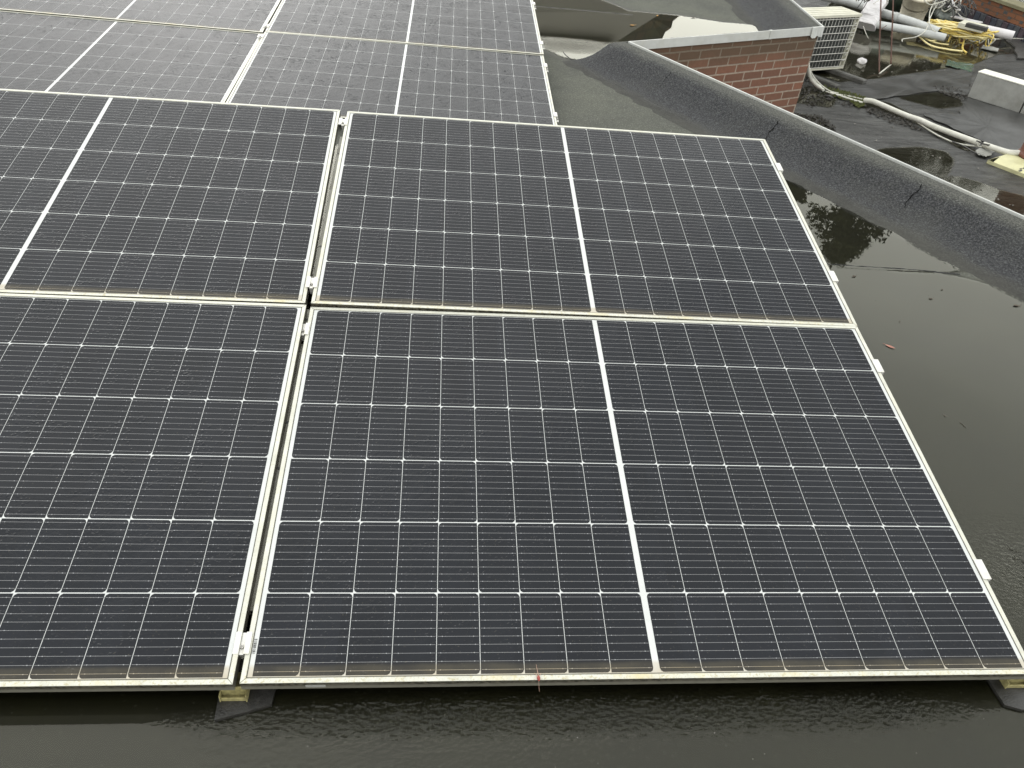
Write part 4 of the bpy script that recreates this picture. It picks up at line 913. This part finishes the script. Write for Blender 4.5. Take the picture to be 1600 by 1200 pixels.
for (x, y, _), L, rz, mt, lb in (((2.375, 1.709, -0.075), .020, .2, 'brown_leaf', 'tiny brown leaf in the puddle farthest from the panels, right of another one'), ((2.157, 1.529, -0.075), .012, 1.2, 'brown_leaf', 'tiny brown speck of leaf nearest the panel joint, above the floating red leaf'),
   ((2.464, 1.785, -0.075), .016, .5, 'brown_leaf', 'tiny brown leaf close to the felt lap seam'), ((2.051, 0.974, -0.075), .012, 2.2, 'brown_leaf', 'tiny dark leaf in the wide puddle, left of a thin twig'), ((2.735, 1.683, -0.075), .030, .1, 'brown_leaf', 'curled brown leaf at the foot of the upstand by the right edge'),
   ((1.864, 5.672, -0.075), .050, .3, 'ochre_leaf', 'ochre leaf in the far puddle near the house reflection'), ((2.146, 6.047, -0.075), .035, 1.3, 'ochre_leaf', 'small yellow leaf in the far puddle'), ((2.985, 6.046, -0.075), .030, .5, 'brown_leaf', 'dark leaf at the right end of the far puddle'), ((2.463, 6.079, -0.075), .045, .1, 'brown_leaf', 'dark leaf lying at the back shore of the far puddle'),
   ((1.353, 3.532, -0.075), .018, .1, 'brown_leaf', 'dark leaf on the dry roofing behind the near array'), ((2.110, 1.862, -0.075), .022, .4, 'brown_leaf', 'dark leaf beside the seam at the edge clamp')):
    leaf(x, y, -.0738, L, L*.45, rz, M[mt], 'small_leaf', lb, .4, group=BL)
mb = MB(); mb.tube(smooth_path([(2.087, 0.943, -0.073), (2.092, 0.930, -0.073), (2.094, 0.918, -0.073)], 4), .0008, 5); tag(mb.build('twig', [M['brown_leaf']]), 'thin dark twig floating in the puddle right of the near array', 'twig')
# red bud on the frame of the front panel
def bud():
    r = empty('red_bud', onp('A', .6045, .002, .0015)); mb = MB(); mb.lathe([(0, -.0085), (.0020, -.006), (.0036, -.001), (.0034, .003), (.0020, .0065), (0, .009)], 10, 0, (0, 0, .002), Matrix.Rotation(math.radians(70), 4, 'X')); mb.build('bud', [M['red_bud']], r)
    mb = MB(); mb.tube(smooth_path([(0, .006, .003), (-.0015, .014, .005), (-.0035, .028, .008)], 4), [.0009-.00008*i for i in range(9)], 5); mb.tube(smooth_path([(0, -.006, .0), (.001, -.010, -.008), (.0035, -.014, -.026)], 4), .0004, 5)
    for dx in (-.005, .004): mb.tube([(0, .001, .003), (dx, .006, .006), (dx*1.5, .010, .004)], .0005, 5)
    mb.build('stalk', [M['pink_stalk']], r); tag(r, 'small red bud with a pink stalk caught on the lower frame of the front panel', 'bud')
M['red_bud'] = simple('red_bud', (.26, .035, .025), .4, 0, .3, 200); M['pink_stalk'] = simple('pink_stalk', (.40, .25, .19), .5, 0, .1, 200)
bud()


# ------------------------------------------------------------ things farther off, seen mirrored in the puddles
ground = MB(); ground.face([(-400, -400, -7), (400, -400, -7), (400, 400, -7), (-400, 400, -7)])
M['ground'] = simple('ground', (.06, .065, .045), .9, 0, .3, .2)
o = ground.build('ground', [M['ground']]); o['kind'] = 'structure'
def azp(az, d, z): a = math.radians(az); return Vector((.369 + math.sin(a)*d, -.866 + math.cos(a)*d, z))
def el2z(el, d): return -.075*2 - 1.484 + d*math.tan(math.radians(el))
M['facade'] = simple('taupe_render', (.30, .285, .262), .8, 0, .06, .6)
M['tiles'] = None
def tile_mat():
    t = NT('mossy_roof_tiles'); o = t.obj(); X = t.xyz(o); cm = t.N('ShaderNodeCombineXYZ'); t.L(X[0], cm.inputs[0]); t.L(X[2], cm.inputs[1])
    br = t.N('ShaderNodeTexBrick'); t.L(cm.outputs[0], br.inputs['Vector']); br.inputs['Scale'].default_value = 1; br.inputs['Brick Width'].default_value = .3; br.inputs['Row Height'].default_value = .28; br.inputs['Mortar Size'].default_value = .03
    br.inputs['Color1'].default_value = (.105, .066, .034, 1); br.inputs['Color2'].default_value = (.050, .033, .018, 1); br.inputs['Mortar'].default_value = (.012, .010, .007, 1)
    c = t.mix(t.rng(t.noise(o, 1.5, 5), .45, .7), br.outputs['Color'], (.035, .038, .016)); return t.done(t.pbsdf(c, .8))
M['tiles'] = tile_mat()
def house():
    r = empty('house', azp(0, 20, -7)); d = 20.; inv = r.matrix_world
    r.location = azp(0, 20, -7); off = -Vector(r.location)
    def q(az, el, dd=d): return azp(az, dd, el2z(el, dd)) + off
    a0 = -14
    mb = MB(); pts = [q(a0, 14.25, 19), q(11.9, 14.25), q(14.8, 12.0), q(15.2, 9.5)]
    base = [Vector((p.x, p.y, 0)) for p in (pts[0], pts[3])]
    mb.face([base[0], base[1], pts[3], pts[2], pts[1], pts[0]]); bk = [p + Vector((-1.2, 7, 0)) for p in pts]; bb = [p + Vector((-1.2, 7, 0)) for p in base]
    mb.face([bb[1], bb[0], bk[0], bk[1], bk[2], bk[3]]); mb.face([pts[0], pts[1], bk[1], bk[0]]); mb.face([base[0], pts[0], bk[0], bb[0]])
    mb.build('wall', [M['facade']], r)
    mb = MB(); e0, e1 = q(a0, 14.75, 19), q(11.2, 14.7); f0, f1 = q(a0, 14.25, 18.8), q(12.1, 14.2, 19.8)
    mb.face([f0, f1, e1, e0]); bq = Vector((-1.2, 7, .1)); mb.face([e0, e1, e1+bq, e0+bq]); mb.build('eaves', [M['tiles']], r)
    mb = MB(); g = [q(11.5, 14.25), q(14.3, 14.2, 22), q(15.0, 13.7, 22), q(15.15, 13.2, 22), q(15.5, 12.9, 22), q(15.5, 12.5, 22), q(15.9, 12.1, 22), q(16.2, 11, 22), q(16.6, 9, 22), q(15.2, 9, 20), q(15.2, 9.5, 20), q(14.8, 12.0)]
    c = q(14, 12.5, 21)
    for i in range(len(g)): mb.face([g[i], g[(i+1) % len(g)], c])
    mb.build('roof', [M['tiles']], r)
    return tag(r, 'taupe house with a mossy brown tiled roof, seen mirrored in the far puddle', 'house')
house()
M['bark'] = simple('bark', (.06, .045, .03), .9, 0, .3, 8)
def leafm():
    t = NT('foliage'); oi = t.N('ShaderNodeNewGeometry'); c = t.mix(oi.outputs['Random Per Island'], (.022, .028, .008), (.05, .058, .014)); return t.done(t.pbsdf(c, .7))
M['leaf'] = leafm()
def tree(name, az, d, top_el, spread, nl, label, seed, power=.8, leafs=1.):
    random.seed(seed); base = azp(az, d, -7); r = empty(name, base); H = el2z(top_el, d) + 7; zc = 7.6
    tr = MB(); tr.tube(smooth_path([(0, 0, 0), (.1, .05, H*.35), (-.05, .1, H*.7), (0, 0, H*.97)], 6), [.22 - .19*i/18 for i in range(19)], 8)
    lf = MB()
    for b in range(nl):
        f = (b + random.random())/nl; z = zc + (H-.05-zc)*f; rad = spread*(1-f)**power + .10
        a = random.uniform(0, 2*math.pi); L = rad*random.choice((.45, .6, .8, 1, 1.2))*random.uniform(.85, 1.1)
        tip = Vector((math.cos(a)*L, math.sin(a)*L, z - L*random.uniform(-.1, .5) + .1)); st = Vector((0, 0, z))
        mid = st.lerp(tip, .5) + Vector((0, 0, L*.13)); path = smooth_path([st, mid, tip], 5)
        tr.tube(path, [.035 - .028*i/10 for i in range(11)], 4, caps=False)
        for i, p in enumerate(path[2:]):
            for k in range(13):
                c = p + Vector((random.gauss(0, .11), random.gauss(0, .11), random.gauss(-.07, .08))); s = random.uniform(.04, .10)*leafs
                u = Vector((random.gauss(0, 1), random.gauss(0, 1), random.gauss(0, .5))).normalized(); v = u.cross(Vector((random.gauss(0, 1), random.gauss(0, 1), 1))).normalized()
                lf.face([c-u*s, c+v*s*.45, c+u*s, c-v*s*.45])
    tr.build('trunk', [M['bark']], r); lf.build('crown', [M['leaf']], r)
    return tag(r, label, 'tree')
tree('pine_tree', 30.9, 19, 25.3, 3.3, 150, 'dark conifer whose crown is mirrored in the puddle beside the near panels', 5)
for az, d, el, sp, lb, sd in ((26.0, 24, 22.0, 2.6, 'broad dark tree left of the tall conifer, mirrored in the brown pool', 6), (37.4, 23, 13.4, 3.4, 'broad dark tree right of the tall conifer, mirrored in the brown pool', 7), (31.4, 27, 21.2, 3.6, 'broad dark tree behind the tall conifer, mirrored in the brown pool', 8)):
    tree('broad_tree', az, d, el, sp, 150, lb, sd, .22, 1.7)
